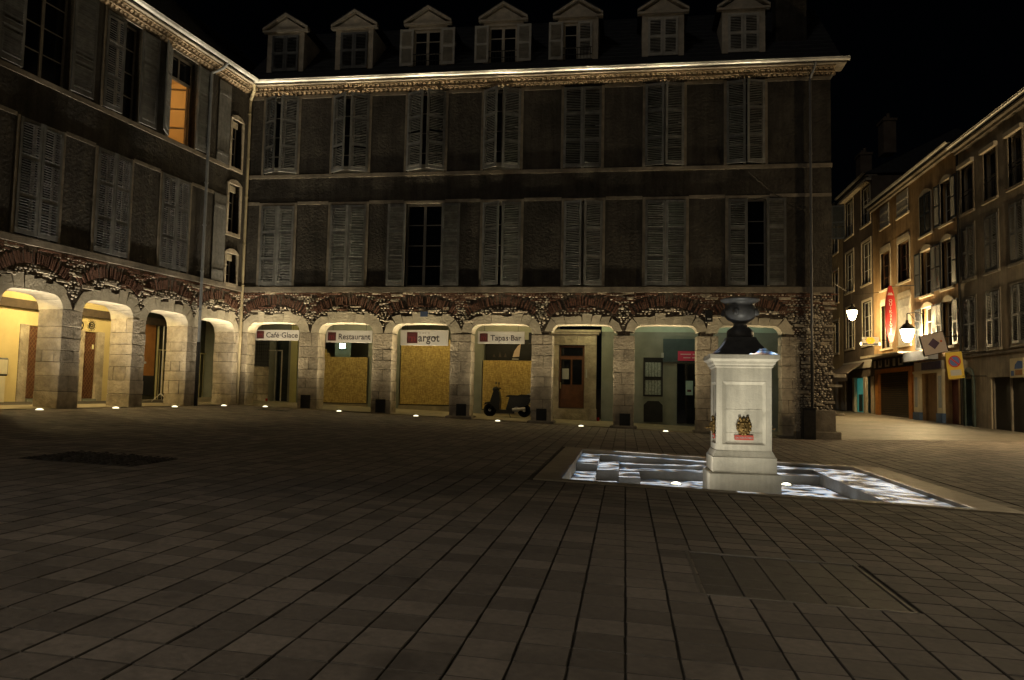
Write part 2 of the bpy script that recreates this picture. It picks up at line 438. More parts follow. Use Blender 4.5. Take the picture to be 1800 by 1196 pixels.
_sh = {}
def shutter_meshes(W, H, panels, pitch, m, mir):
    key = (round(W, 2), round(H, 2), panels, pitch, m.name, mir)
    if key in _sh: return _sh[key]
    fr = MB(); sl = MB(); t = .038; st = .075
    fr.box(0, st, -t / 2, t / 2, 0, H); fr.box(W - st, W, -t / 2, t / 2, 0, H)
    rails = [0.0] + [H * k / panels - .04 for k in range(1, panels)] + [H - .085]
    for k, z in enumerate(rails):
        fr.box(st, W - st, -t / 2 + .002, t / 2 - .002, z, z + (.11 if k == 0 else .08))
    # strap hinges
    for z in (.12, H / 2, H - .2): fr.box(-.012, .20, -t / 2 - .006, -t / 2, z, z + .03) if not mir else fr.box(-.012, .20, t / 2, t / 2 + .006, z, z + .03)
    a = radians(33) * (-1 if mir else 1)
    r = random.Random(int(W * 1000 + H * 10))
    for k in range(panels):
        za = rails[k] + (.11 if k == 0 else .08); zb = rails[k + 1]
        n = int((zb - za) / pitch)
        for i in range(n):
            z = za + (i + .5) * (zb - za) / n
            if r.random() < .012: continue
            Mx = Matrix.Translation((0, 0, z)) @ Matrix.Rotation(a + r.uniform(-.05, .05), 4, 'X')
            sl.box(st, W - st, -.03, .03, -.0055, .0055, M=Mx)
    _sh[key] = (fr.mesh('shutter', m), sl.mesh('louvre', M_louv if m is M_shut else m))
    return _sh[key]
def shutter(root, uh, W, z0, z1, side, ang, m=None, panels=3, pitch=.056, v=-.03):
    m = m or M_shut
    a, b = shutter_meshes(W, z1 - z0, panels, pitch, m, side < 0)
    rz = -radians(ang) if side > 0 else pi + radians(ang)
    if ang > 150: v -= .03
    elif ang < 5: rz += random.uniform(-.045, -.005) * side
    o = part('shutter', a, root, (uh, v, z0), (0, 0, rz))
    stuff(part('louvre', b, o))
    return o
def plank_shutter(root, u0, u1, z0, z1, m, v=-.04):
    o = MB(); n = max(3, int((u1 - u0) / .13)); w = (u1 - u0) / n
    o.box(u0 + .01, u1 - .01, v + .012, v + .03, z0, z1)
    for z in (z0 + .25, z1 - .45): o.box(u0 + .02, u1 - .02, v - .02, v - .004, z, z + .1)
    po = o.build('shutter', m, root)
    for i in range(n):
        MB().box(u0 + i * w + .003, u0 + (i + 1) * w - .003, v - .003, v + .012, z0, z1).build('plank', m, po)
    return po
_wn = {}
def window(root, u0, u1, z0, z1, v=.16, bars=3, fm=None, pm=None, sashes=2):
    fm = fm or M_frame; pm = pm or M_glass
    W, H = u1 - u0, z1 - z0
    key = (round(W, 2), round(H, 2), bars, fm.name, pm.name, sashes)
    if key not in _wn:
        f = MB(); t = .055
        f.box(0, t, 0, .06, 0, H); f.box(W - t, W, 0, .06, 0, H); f.box(t, W - t, 0.002, .058, 0, t); f.box(t, W - t, 0.002, .058, H - t, H)
        for s_ in range(1, sashes): f.box(W * s_ / sashes - .045, W * s_ / sashes + .045, -.006, .058, t, H - t)
        for k in range(1, bars + 1):
            z = H * k / (bars + 1)
            for s_ in range(sashes):
                a = t if s_ == 0 else W * s_ / sashes + .045; b = W - t if s_ == sashes - 1 else W * (s_ + 1) / sashes - .045
                f.box(a, b, .012, .046, z - .014, z + .014)
        p = MB(); p.box(.01, W - .01, .028, .036, .01, H - .01)
        _wn[key] = (f.mesh('window', fm), p.mesh('pane', pm))
    a, b = _wn[key]
    o = part('window', a, root, (u0, v, z0)); part('pane', b, o)
    return o
def surround(root, u0, u1, z0, z1, w=.12, m=None, top=True, sill=True, proud=.028):
    m = m or M_trim
    for a, b in ((u0 - w, u0), (u1, u1 + w)): o = MB().box(a, b, -proud, .1, z0, z1).build('window_jamb', m, root)
    if top: MB().box(u0 - w, u1 + w, -proud - .004, .1, z1, z1 + w).build('window_lintel', m, root)
    if sill: MB().box(u0 - w - .03, u1 + w + .03, -.09, .08, z0 - .1, z0 - .001).build('sill', m, root)
    return o

def pillar(root, u0, u1, d, zb, zs, vent=False, foot=False, seed=0, m=None):
    r = random.Random(seed); m = m or M_stone
    core = MB().box(u0 + .02, u1 - .02, .02, d - .02, zb - .15, zs)
    po = core.build('pillar', M_mortar, root)
    z = zb - .1; k = seed % 2
    first = True
    while z < zs - .05:
        h = r.uniform(.29, .42)
        if first: h += .12
        if zs - (z + h) < .2: h = zs - z
        j = lambda: r.uniform(-.010, .006)
        g = .005
        if k % 2 == 0 or first:
            MB().cbox(u0 + j(), u1 - j(), j(), d - j(), z + g, z + h - g, .009, .004).build('stone', m, po)
            if (u1 - u0) > .6 and not first and r.random() < .0: pass
        elif r.random() < .5:
            s = u0 + (u1 - u0) * r.uniform(.35, .65)
            MB().cbox(u0 + j(), s - g, j(), d - j(), z + g, z + h - g, .009, .004).build('stone', m, po)
            MB().cbox(s + g, u1 - j(), j(), d - j(), z + g, z + h - g, .009, .004).build('stone', m, po)
        else:
            a, b = d * r.uniform(.2, .32), d * r.uniform(.68, .8)
            s = u0 + (u1 - u0) * r.uniform(.3, .7)
            MB().cbox(u0 + j(), s - g, j(), a - g, z + g, z + h - g, .009, .004).build('stone', m, po)
            MB().cbox(s + g, u1 - j(), j(), a - g, z + g, z + h - g, .009, .004).build('stone', m, po)
            MB().cbox(u0 + j(), u1 - j(), a + g, b - g, z + g, z + h - g, .009, .004).build('stone', m, po)
            MB().cbox(u0 + j(), u1 - j(), b + g, d - j(), z + g, z + h - g, .009, .004).build('stone', m, po)
        z += h; k += 1; first = False
    if vent:
        c = (u0 + u1) / 2 + r.uniform(-.05, .1)
        vb = MB(); vb.box(c - .15, c + .15, -.02, .01, zb + .02, zb + .46)
        vb.box(c - .17, c - .145, -.032, .0, zb + .01, zb + .48); vb.box(c + .145, c + .17, -.032, .0, zb + .01, zb + .48)
        vb.box(c - .145, c + .145, -.032, .0, zb + .455, zb + .48)
        vb.build('vent', M_black, po)
    if foot:
        MB().cbox(u0 - .1, u1 + .1, -.12, d + .05, zb - .2, zb + .09, .03).build('stone', M_trim, po)
    return po

def rsdf(u, z, u0, u1, zt, r):
    """signed distance outside a rounded-top opening"""
    cx = (u0 + u1) / 2; hx = (u1 - u0) / 2
    qx = abs(u - cx) - (hx - r); qz = z - (zt - r)
    if qx > 0 and qz > 0: return sqrt(qx * qx + qz * qz) - r
    return max(qx, qz) - r
def arch_ring(root, u0, u1, zt, r, d, th, seed, m=None):
    """voussoirs round the flat-topped arch with rounded shoulders"""
    rr = random.Random(seed); m = m or M_arch
    pts = []
    def P(t):     # t along the intrados, returns point and outward normal
        l1 = r * pi / 2; l2 = (u1 - u0) - 2 * r
        if t < l1:
            a = t / r; return (u0 + r - r * cos(a), zt - r + r * sin(a)), (-cos(a), sin(a))
        if t < l1 + l2: return (u0 + r + t - l1, zt + .018 * sin(pi * (t - l1) / l2)), (0, 1)
        a = (t - l1 - l2) / r
        return (u1 - r + r * sin(a), zt - r + r * cos(a)), (sin(a), cos(a))
    tot = r * pi + (u1 - u0) - 2 * r
    n = 8
    ts = [tot * k / n + (rr.uniform(-.05, .05) if 0 < k < n else 0) for k in range(n + 1)]
    ring = MB().build('arch', M_mortar, root) if False else None
    for k in range(n):
        a, b = ts[k] + .004, ts[k + 1] - .004
        T = th + rr.uniform(-.09, .07)
        inn = [P(a + (b - a) * q / 5) for q in range(6)]
        # spread the joints a little like a real flat arch
        def outp(t):
            p, nn = P(t); mid = (t / tot - .5)
            x = p[0] + nn[0] * T + mid * .28 * (1 if abs(nn[0]) < .5 else .2); z_ = p[1] + nn[1] * T
            return (x, z_)
        out = [outp(b), outp((a + b) / 2), outp(a)]
        out = [(q[0] + rr.uniform(-.03, .03), q[1] + rr.uniform(-.03, .03)) for q in out]
        poly = [q[0] for q in inn] + out
        # inn runs left to right over the top: reverse to be counter-clockwise from -y
        poly = poly[::-1]
        mb = MB(); mb.prism(poly, rr.uniform(-.010, .002), d + .006)
        mb.build('voussoir', m, root)

def frieze(root, arches, ua, ub, ztop, d, th, seed, pillars_zs, dense=1.0, drop=None):
    """rubble and brick wall over the arches: backing, radial brick arches, brick courses and cobbles"""
    rr = random.Random(seed)
    def sd(u, z): return min(rsdf(u, z, a[0], a[1], a[2], a[3]) for a in arches)
    back = MB()
    n = int((ub - ua) / .06); du = (ub - ua) / n
    for i in range(n):
        a, b = ua + i * du, ua + (i + 1) * du; c = (a + b) / 2
        zb = pillars_zs - .01
        if drop and c > drop[0]: zb = drop[1]
        else:
            z = pillars_zs
            while sd(c, z) < .12 and z < ztop - .05: z += .03
            zb = max(zb, z)
        back.box(a, b, .018, d - .012, zb, ztop)
    back.build('wall', M_mortar, root)
    br = MB(); cb = MB(); fl = MB()
    rings = []
    for a in arches:
        uc = (a[0] + a[1]) / 2; hs = (a[1] - a[0]) / 2 + .10; zc = ztop - .42; h = .33
        R = (hs * hs + h * h) / (2 * h); rings.append((uc, zc - R, R, hs))
        ang = math.asin(min(1, hs / R)); k = -ang
        while k < ang:
            L = rr.uniform(.22, .33); wd = rr.uniform(.026, .04)
            if rr.random() > .10:
                Mx = Matrix.Translation((uc, 0, zc - R)) @ Matrix.Rotation(k + rr.uniform(-.015, .015), 4, 'Y')
                br.box(-wd / 2, wd / 2, rr.uniform(-.022, -.004), .08, R, R + L, M=Mx)
            k += .058 / R
    def inring(u, z):
        for uc, zc, R, hs in rings:
            q = sqrt((u - uc) ** 2 + (z - zc) ** 2)
            if abs(u - uc) < hs + .05 and R - .04 < q < R + .37: return True
        return False
    # straight brick courses
    zlist = [ztop - .075 - .07 * k for k in range(14)]
    zone = {}
    for k, z in enumerate(zlist):
        u = ua
        while u < ub:
            w = rr.uniform(.16, .26)
            key = int((u + 40) / 1.37)
            if key not in zone: zone[key] = rr.random()
            lim = 2 + int(zone[key] * 9)
            if k < lim and rr.random() < (.92 if k < 2 else .72) and not inring(u + w / 2, z + .02) and sd(u + w / 2, z) > th + .05:
                br.box(u, u + w - .015, rr.uniform(-.022, -.002), .05, z, z + .048,
                       M=Matrix.Rotation(rr.uniform(-.02, .02), 4, 'Y') if False else None)
            u += w
    zmin = pillars_zs - .05 if not drop else drop[1]
    z = zmin
    while z < ztop - .05:
        u = ua + rr.uniform(0, .1)
        while u < ub:
            step = rr.uniform(.075, .14)
            ok = sd(u, z) > th + .02 and not inring(u, z)
            if z < pillars_zs + .1 and not (drop and u > drop[0]): ok = False
            if ok and rr.random() < dense:
                if rr.random() < .05:
                    w = rr.uniform(.2, .45); fl.cbox(u, u + w, rr.uniform(-.03, 0), .06, z, z + rr.uniform(.06, .11), .012, .008)
                    step = w + .03
                else:
                    rx = rr.uniform(.026, .066); rz = rx * rr.uniform(.45, .8)
                    Mx = Matrix.Rotation(rr.uniform(-.35, .35), 3, 'Y')
                    cb.ball((u, .022, z + rr.uniform(-.015, .015)), rx, rr.uniform(.028, .055), rz, M=Mx, seg=7, rings=4)
            u += step
        z += rr.uniform(.06, .085)
    stuff(br.build('brickwork', M_brick, root)); stuff(cb.build('rubble_infill', M_cobble, root))
    if fl.v: stuff(fl.build('flat_stonework', M_stone, root))

def genoise(root, u0, u1, z, rows=3, v=-.02, pitch=.165, seed=1):
    """tiled eave: rows of round tile ends, each row further out"""
    t = MB(); s = MB(); r = random.Random(seed)
    for k in range(rows):
        v1 = v - .13 * (k + 1); zz = z + k * .125
        u = u0 + (pitch / 2 if k % 2 else 0)
        while u < u1 - .02:
            n = 6; R = .074
            ring = [(R * cos(pi * i / n), R * sin(pi * i / n)) for i in range(n + 1)]
            dv = r.uniform(-.012, .012)
            vs_ = [(u + a, v1 + dv, zz + b) for a, b in ring] + [(u + a * .72, v1 + dv, zz + b * .72) for a, b in ring] + \
                  [(u + a, .05, zz + b) for a, b in ring] + [(u + a * .72, .05, zz + b * .72) for a, b in ring]
            m_ = n + 1; fs = []
            for i in range(n):
                fs += [(i + 1, i, m_ + i, m_ + i + 1), (i, i + 1, 2 * m_ + i + 1, 2 * m_ + i), (m_ + i + 1, m_ + i, 3 * m_ + i, 3 * m_ + i + 1)]
            t.add(vs_, fs, 0, True)
            u += pitch
        s.box(u0, u1, v1 - .03, .04, zz + .078, zz + .122)
    stuff(t.build('eave_tile_row', M_tile, root))
    s.build('eave_course', M_tile, root)

def gutter(root, u0, u1, v, z, R=.085, m=None):
    mb = MB(); n = 8; m = m or M_zinc
    ring = [(-R * cos(pi * i / n), -R * sin(pi * i / n)) for i in range(n + 1)]
    k = max(2, int((u1 - u0) / 1.2)); rr = random.Random(int(u1 * 10))
    us = [u0 + (u1 - u0) * i / k for i in range(k + 1)]; zz = [z + rr.uniform(-.012, .012) for _ in us]
    vs_ = []
    for s_, (u, zc) in enumerate(zip(us, zz)): vs_ += [(u, v + a, zc + b) for a, b in ring]
    w = n + 1; fs = []
    for s_ in range(k):
        for i in range(n): fs.append((s_ * w + i, (s_ + 1) * w + i, (s_ + 1) * w + i + 1, s_ * w + i + 1))
    mb.add(vs_, fs, 0, True)
    for u, zc in zip(us, zz):
        rg = [((R + .008) * -cos(pi * i / n), (R + .008) * -sin(pi * i / n)) for i in range(n + 1)]
        mb.add([(u - .015, v + a, zc + b) for a, b in rg] + [(u + .015, v + a, zc + b) for a, b in rg],
               [(i, w + i, w + i + 1, i + 1) for i in range(n)], 0, True)
    mb.tube((u0, v - R, z + .005), (u1, v - R, z + .005), .014, n=6)
    return mb.build('gutter', m, root)
# ------------------------------------------------------------------ main building (front on y = 0, corner at the origin)
main = thing('arcade_building', 'long four storey arcaded building with grey louvred shutters and dormer windows', 'building')
MA = [(.22, 2.15), (2.85, 4.79), (5.47, 7.51), (8.22, 10.26), (10.95, 12.96), (13.64, 15.62), (16.28, 18.25)]
MR = [.34, .34, .32, .30, .22, .22, .24]
ZT = 2.88; DEP = .62; TH = .32
ARCHM = [(a, b, ZT, r) for (a, b), r in zip(MA, MR)]
ZS = ZT - .36
edges = [(-.12, .22)] + [(MA[i][1], MA[i + 1][0]) for i in range(6)] + [(18.25, 18.8)]
for k, (a, b) in enumerate(edges):
    pillar(main, a, b, DEP, G((a + b) / 2, 0), ZS + .02, vent=(1 <= k <= 5), foot=(k >= 3), seed=20 + k)
for k, (a, b, zt, r) in enumerate(ARCHM): arch_ring(main, a, b, zt, r, DEP, TH, 40 + k)
frieze(main, ARCHM, -.02, 19.8, 3.95, DEP, TH, 7, ZS, dense=.93, drop=(18.56, -.62))
MB().cbox(18.82, 19.86, -.06, DEP, -.9, .25, .02).build('base_stone', M_trim, main)
MB().cbox(18.6, 20.0, -.16, DEP, -.95, -.42, .03).build('base_stone', M_trim, main)

F1 = [(.56, 1.78), (3.12, 4.40), (5.83, 7.10), (8.52, 9.82), (11.28, 12.55), (13.95, 15.26), (16.60, 17.80)]
F2 = [(.57, 1.80), (3.10, 4.40), (5.79, 7.13), (8.48, 9.75), (11.22, 12.48), (13.93, 15.18), (16.55, 17.75)]
holes = [(a, b, 4.16, 7.03) for a, b in F1] + [(a, b, 8.14, 10.97) for a, b in F2]
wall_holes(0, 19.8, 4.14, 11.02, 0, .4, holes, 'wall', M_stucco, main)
MB().box(-.02, 19.86, -.05, .3, 3.955, 4.135).build('string_course', M_trim, main)
MB().box(0, 19.83, -.028, .1, 8.0, 8.13).build('string_course', M_trim, main)
for (a, b) in zip([0] + [q[1] + .1 for q in F1], [q[0] - .1 for q in F1] + [19.8]):
    MB().box(a, b, -.02, .1, 7.05, 7.16).build('string_course', M_trim, main)
for (a, b) in zip([0] + [q[1] + .1 for q in F2], [q[0] - .1 for q in F2] + [19.8]):
    MB().box(a, b, -.02, .1, 10.88, 11.0).build('string_course', M_trim, main)
for a, b in F1: surround(main, a, b, 4.16, 7.03, w=.09, sill=False); window(main, a, b, 4.17, 7.02, v=.18, bars=3)
for a, b in F2: surround(main, a, b, 8.14, 10.97, w=.09, sill=False, top=False); window(main, a, b, 8.15, 10.96, v=.18, bars=3)
S1 = [(0, 0), (0, 0), (180, 180), (24, 16), (20, 22), (0, 0), (0, 180)]
S2 = [(30, 30), (32, 28), (24, 34), (36, 26), (0, 0), (13, 16), (14, 16)]
for (a, b), (l, r) in zip(F1, S1):
    W = (b - a) / 2 - .004
    shutter(main, a, W, 4.19, 7.01, 1, l); shutter(main, b, W, 4.19, 7.01, -1, r)
for k, ((a, b), (l, r)) in enumerate(zip(F2, S2)):
    W = (b - a) / 2 - .004
    shutter(main, a, W, 8.17, 10.93, 1, l); shutter(main, b, W, 8.17, 10.93, -1, r)
    if k < 4:
        mb = MB(); c = (a + b) / 2
        mb.box(a + .02, b - .02, .05, .10, 8.16, 8.42)
        for q in (8.2, 8.28, 8.36): mb.box(a + .02, b - .02, .03, .05, q, q + .03)
        mb.build('guard_rail', M_shutw, main)
genoise(main, -.1, 19.9, 11.0, rows=2)
gutter(main, .1, 20.25, -.50, 11.38)
MB().box(-.05, 20.2, -.42, .3, 11.255, 11.30).build('eave_board', M_trim, main)
rf = MB(); rf.prism([(0, 0), (1, 0), (1, 1), (0, 1)], 0, 1) if False else None
def roof(root, u0, u1, v0, z0, v1, z1, vb, m, courses=14):
    """front pitch in overlapping slate courses, plain back pitch"""
    mb = MB(); n = courses
    for k in range(n):
        a, b = k / n, (k + 1.06) / n
        va, za, vb_, zb = v0 + (v1 - v0) * a, z0 + (z1 - z0) * a, v0 + (v1 - v0) * b, z0 + (z1 - z0) * b
        mb.add([(u0, va, za + .03), (u1, va, za + .03), (u1, vb_, zb), (u0, vb_, zb), (u0, va, za - .01), (u1, va, za - .01)],
               [(0, 1, 2, 3), (4, 5, 1, 0)])
    mb.add([(u0, v1, z1), (u1, v1, z1), (u1, vb, z0), (u0, vb, z0), (u0, v0, z0 - .01), (u1, v0, z0 - .01)],
           [(0, 1, 2, 3), (0, 3, 4), (1, 5, 2), (3, 2, 5, 4)])
    return mb.build('roof', m, root)
roof(main, -.3, 20.1, -.36, 11.36, 3.4, 14.9, 8.4, M_slate)
MB().box(19.42, 19.78, .41, 8.0, -.9, 11.3).build('side_wall', M_stucco, main)
ch = MB(); ch.box(18.3, 19.3, 1.0, 1.75, 11.9, 16.4); ch.box(18.24, 19.36, .94, 1.81, 16.4, 16.6)
ch.build('chimney', M_stucco, main)

# dormers
DX = [1.02, 3.62, 6.32, 9.02, 11.62, 14.50, 17.14]
DS = ['closed_grey', 'closed_grey', 'open', 'open', 'half', 'closed_pale', 'closed_pale']
for k, (x, st) in enumerate(zip(DX, DS)):
    hw = .70; v = .36; zb, ze, za = 12.02, 13.52, 14.12
    ow = .50
    d = MB()
    d.box(x - hw, x - ow, v, v + .12, zb, ze); d.box(x + ow, x + hw, v, v + .12, zb, ze)
    d.box(x - ow, x + ow, v, v + .12, ze - .14, ze)
    d.box(x - hw, x - hw + .06, v + .12, 2.2, zb, ze); d.box(x + hw - .06, x + hw, v + .12, 2.2, zb, ze)
    dm = d.build('dormer', M_dormer, main)
    p = MB(); o = .16
    p.box(x - hw - o, x + hw + o, v - .10, v + .1, ze, ze + .07)
    p.prism([(x - hw - .02, ze + .07), (x + hw + .02, ze + .07), (x, za - .07)], v - .02, v + .09)
    for s in (-1, 1):
        q = [(x + s * (hw + o), ze + .07), (x + s * (hw + o), ze + .15), (x, za + .09), (x, za - .01)]
        p.prism(q if s > 0 else q[::-1], v - .12, v + .1)
    p.build('pediment', M_dormer, dm)
    rfm = MB()
    for s in (-1, 1):
        q = [(x + s * (hw + o), ze + .155), (x + s * (hw + o), ze + .185), (x, za + .125), (x, za + .095)]
        rfm.prism(q if s > 0 else q[::-1], v - .13, 2.9)
    rfm.build('dormer_roof', M_slate, dm)
    f = MB(); t = .05; H = ze - .14 - zb - .03
    f.box(x - ow, x - ow + .07, v + .05, v + .10, zb + .03, ze - .14); f.box(x + ow - .07, x + ow, v + .05, v + .10, zb + .03, ze - .14)
    f.box(x - .05, x + .05, v + .048, v + .10, zb + .03, ze - .14); f.box(x - ow + .07, x + ow - .07, v + .052, v + .098, ze - .24, ze - .14)
    for q in (.35, .68):
        f.box(x - ow + .07, x - .05, v + .06, v + .09, zb + H * q, zb + H * q + .03); f.box(x + .05, x + ow - .07, v + .06, v + .09, zb + H * q, zb + H * q + .03)
    f.build('window_frame', M_dormer if st in ('open', 'half') else M_shut, dm)
    MB().box(x - ow, x + ow, v + .075, v + .085, zb + .03, ze - .14).build('pane', M_glass, dm)
    sm = M_shut if st == 'closed_grey' else M_shutw
    def dsh(uh, side, ang):
        a, b = shutter_meshes(.495, H, 2, .05, sm, side < 0)
        rz = -radians(ang) if side > 0 else pi + radians(ang)
        o_ = part('shutter', a, dm, (uh, v - (.03 if ang < 150 else .045), zb + .04), (0, 0, rz))
        # the louvres belong to this shutter and are joined with it one level up
        stuff(part('louvre', b, dm, (uh, v - (.03 if ang < 150 else .045), zb + .04), (0, 0, rz)))
    L_, R_ = {'closed_grey': (0, 0), 'closed_pale': (0, 0), 'open': (180, 180), 'half': (180, 0)}[st]
    dsh(x - ow, 1, L_); dsh(x + ow, -1, R_)
    if st in ('open', 'half'):
        g = MB()
        for z in (zb + .18, zb + .42): g.box(x - ow, x + ow, v - .08, v - .06, z, z + .02)
        for i in range(9): g.tube((x - ow + .06 + i * .11, v - .07, zb + .05), (x - ow + .06 + i * .11, v - .07, zb + .42), .008, n=5)
        g.build('guard_rail', M_iron, dm)

# rain pipes of the main building
p = MB(); p.path([(.3, -.48, 11.3), (.26, -.36, 11.1), (.02, -.12, 10.85), (.0, -.11, 10.6), (0, -.11, .05)], .058, n=10)
for z in (10.3, 8.7, 7.3, 5.6, 4.15, 2.3): p.tube((0, -.11, z), (0, -.11, z + .05), .07, n=10)
p.build('rain_pipe', M_pipe, main)
p = MB(); p.path([(19.25, -.48, 11.3), (19.22, -.3, 11.1), (19.15, -.1, 10.9), (19.15, -.09, 2.1)], .042, n=8)
for z in (10.2, 8.4, 6.6, 4.6, 3.0): p.tube((19.15, -.09, z), (19.15, -.09, z + .05), .055, n=8)
p.build('rain_pipe', mat('dark_grey_pipe', (.1, .1, .105), rough=.5, var=.2, metal=.3), main)
MB().tube((19.15, -.09, -.55), (19.15, -.09, 2.1), .055, n=8).build('rain_pipe', M_iron, main)
# house number plate and a wall box over the arches
MB().box(6.44, 6.70, -.035, -.02, 3.12, 3.3).build('number_plate', mat('blue_plate', (.05, .07, .13), var=.2), main)
MB().box(15.88, 16.1, -.14, .0, 3.0, 3.36).build('wall_box', M_black, main)
MB().box(15.93, 16.05, -.148, -.141, 3.06, 3.11).build('wall_box_label', M_white, main)
p = MB(); pts = [(17.2, -.06, 7.9), (17.9, -.06, 7.25), (18.3, -.06, 6.95), (19.1, -.06, 6.5)]
p.path(pts, .012, n=5); p.build('cable', M_stucco, main)

# ------------------------------------------------------------------ main arcade inside
VB = 2.4
def FL(x, v): return G(x, 0) + .02 + .045 * v
fl = MB(); xs2 = [-2.6, 0, 3, 6, 9, 12, 15, 18.5, 19.4]
for a, b in zip(xs2, xs2[1:]):
    fl.add([(a, -.06, FL(a, 0)), (b, -.06, FL(b, 0)), (b, 3.2, FL(b, 3.2)), (a, 3.2, FL(a, 3.2)), (a, -.06, FL(a, 0) - .2), (b, -.06, FL(b, 0) - .2)],
           [(0, 1, 2, 3), (4, 5, 1, 0)])
struct(fl.build('arcade_floor', M_floor))
cl = MB(); cl.box(-3.4, 19.4, DEP + .01, 4.7, 3.42, 3.5)
cl.build('arcade_ceiling', M_ceil, main)
# back walls per bay, shopfronts recessed between them
def bw(x0, x1, z0, z1, m=M_pgrey, v0=VB, v1=VB + .15, name='back_wall'): return MB().box(x0, x1, v0, v1, z0, z1).build(name, m, main)
ztop = 3.42
bw(-3.2, -.76, -.2, ztop); bw(1.06, 2.02, -.3, ztop); bw(3.88, 5.05, -.35, ztop); bw(7.03, 8.16, -.45, ztop)
bw(10.05, 10.70, -.6, ztop); bw(12.5, 19.4, -.9, 2.86)
bw(12.5, 19.4, 2.86, ztop, mat('arcade_pale', (.42, .50, .40), var=.1), VB - .02)
# dim shop behind the glass
MB().box(-3.2, 10.8, 4.6, 4.7, -.4, ztop).build('shop_back_wall', M_pgrey, main)
for x0, x1, zb in ((2.02, 3.88, .08), (5.05, 7.03, .08), (8.16, 10.05, -.04)):
    bw(x0, x1, -.6, zb - .01, M_floor, VB - .04, name='shop_plinth')
def osb_board(x0, x1, z0, z1, label, split=None):
    t = thing('chipboard_hoarding', label, 'hoarding', ((x0 + x1) / 2, VB + .02, z0))
    X = (x0 + x1) / 2
    zz = [z0] + (split or []) + [z1]
    for a, b in zip(zz, zz[1:]):
        MB().box(x0 - X, x1 - X, 0, .02, a - z0 + .002, b - z0 - .002).build('board', M_osb, t)
    MB().box(x0 - X, x1 - X, .002, .018, -.035, 0).build('batten', M_beam, t)
    return t
osb_board(2.06, 3.80, .12, 1.83, 'plain chipboard hoarding under the Restaurant sign with a dark gap above it')
osb_board(5.09, 6.95, .12, 2.52, 'tall chipboard hoarding of two boards filling the arch under the largest hanging sign', [1.12])
osb_board(8.20, 10.0, 0.0, 1.78, 'orange chipboard hoarding behind the parked scooter')
for x0, x1, z1 in ((2.02, 3.88, 1.83), (8.16, 10.05, 1.78)):
    f = MB(); f.box(x0, x1, VB + .03, VB + .09, 2.55, 2.62); f.box(x0, x0 + .06, VB + .03, VB + .09, z1, 2.55); f.box(x1 - .06, x1, VB + .03, VB + .09, z1, 2.55)
    f.box(x0, x1, VB + .032, VB + .088, 2.62, ztop)
    f.build('shop_frame', M_pgrey, main)
# torn chipboard corner, dark shop poster over the scooter
MB().prism([(2.08, 1.83), (2.34, 1.83), (2.3, 1.98), (2.2, 1.96), (2.17, 2.12), (2.08, 2.14)], VB + .045, VB + .06).build('board_scrap', M_osb, main)
pn = thing('shop_poster', 'black shop window poster with a pale sail, above the orange chipboard', 'poster', (9.15, VB + .1, 1.79))
MB().box(-.88, .82, 0, .02, 0, .80).build('panel', M_black, pn)
MB().prism([(.12, .12), (.36, .14), (.42, .62), (.30, .52), (.18, .34)], -.006, -.001).build('sail', mat('pale_sail', (.55, .43, .34), var=.1), pn)
MB().box(.1, .34, -.006, -.001, .03, .07).build('boat', M_white, pn)
for i, (a, h) in enumerate(((-.62, .12), (-.4, .2), (-.2, .16))):
    MB().prism([(a, .12), (a + .1, .12), (a + .05, .12 + h)], -.006, -.001).build('mark', mat('dim_print', (.06, .05, .045), var=.2), pn)

# hanging shop signs
def hang_sign(x0, x1, z0, z1, label, words, v=.78, big=False):
    X = (x0 + x1) / 2; H = z1 - z0; W = x1 - x0
    t = thing('hanging_shop_sign', label, 'sign', (X, v, z0))
    MB().cbox(-W / 2, W / 2, 0, .05, 0, H, .008).build('panel', M_white, t)
    for s in (-.36, .36): MB().tube((s * W, .025, H), (s * W, .025, 3.42 - z0), .006, n=5).build('hanger', M_iron, t)
    return t, W, H
def letters(t, body, x, z, size, m=None, space=1.0, v=-.004, width=None):
    me = text_mesh(body, size, .003, m or M_letter, space=space)
    if width:
        w = max(q.co.x for q in me.vertices) - min(q.co.x for q in me.vertices)
        for q in me.vertices: q.co.x *= width / w
    return part('lettering', me, t, (x, v, z))
def msq(t, x, z, s, letter=True):
    MB().box(x, x + s, -.008, -.001, z, z + s).build('logo_square', M_maroon, t)
    if letter: part('lettering', text_mesh('m', s * .95, .002, mat('red_letter', (.11, .02, .024), var=.1)), t, (x + s * .1, -.011, z + s * .18))
t, W, H = hang_sign(.13, 1.79, 2.32, 2.70, 'white hanging sign with a maroon square, reading Café Glace', '')
msq(t, -W / 2 + .06, .06, .27); letters(t, 'Café·Glace', -W / 2 + .40, .10, .27, width=1.2)
t, W, H = hang_sign(2.80, 4.51, 2.27, 2.70, 'white hanging sign with a maroon square, reading Restaurant', '')
msq(t, -W / 2 + .07, .06, .3); letters(t, 'Restaurant', -W / 2 + .45, .11, .29, width=1.17)
t, W, H = hang_sign(5.53, 7.25, 2.19, 2.74, 'larger white hanging sign with a big maroon initial, above the tallest chipboard', '')
msq(t, -W / 2 + .24, .08, .38); letters(t, 'argot', -W / 2 + .64, .14, .40, width=.76)
for a in (0, .1, .19, .31): MB().box(-W / 2 + .68 + a, -W / 2 + .74 + a, -.008, -.001, .40, .46).build('small_print', mat('grey_letter', (.3, .29, .28), var=.1), t)
t, W, H = hang_sign(8.29, 9.92, 2.28, 2.71, 'grey hanging sign with a maroon square above the scooter, reading Tapas Bar', '')
msq(t, -W / 2 + .07, .07, .28); letters(t, 'Tapas·Bar', -W / 2 + .44, .11, .27, width=1.08)
MB().box(10.06, 10.2, .79, .84, 2.3, 2.68).build('sign_bracket', M_black, main)

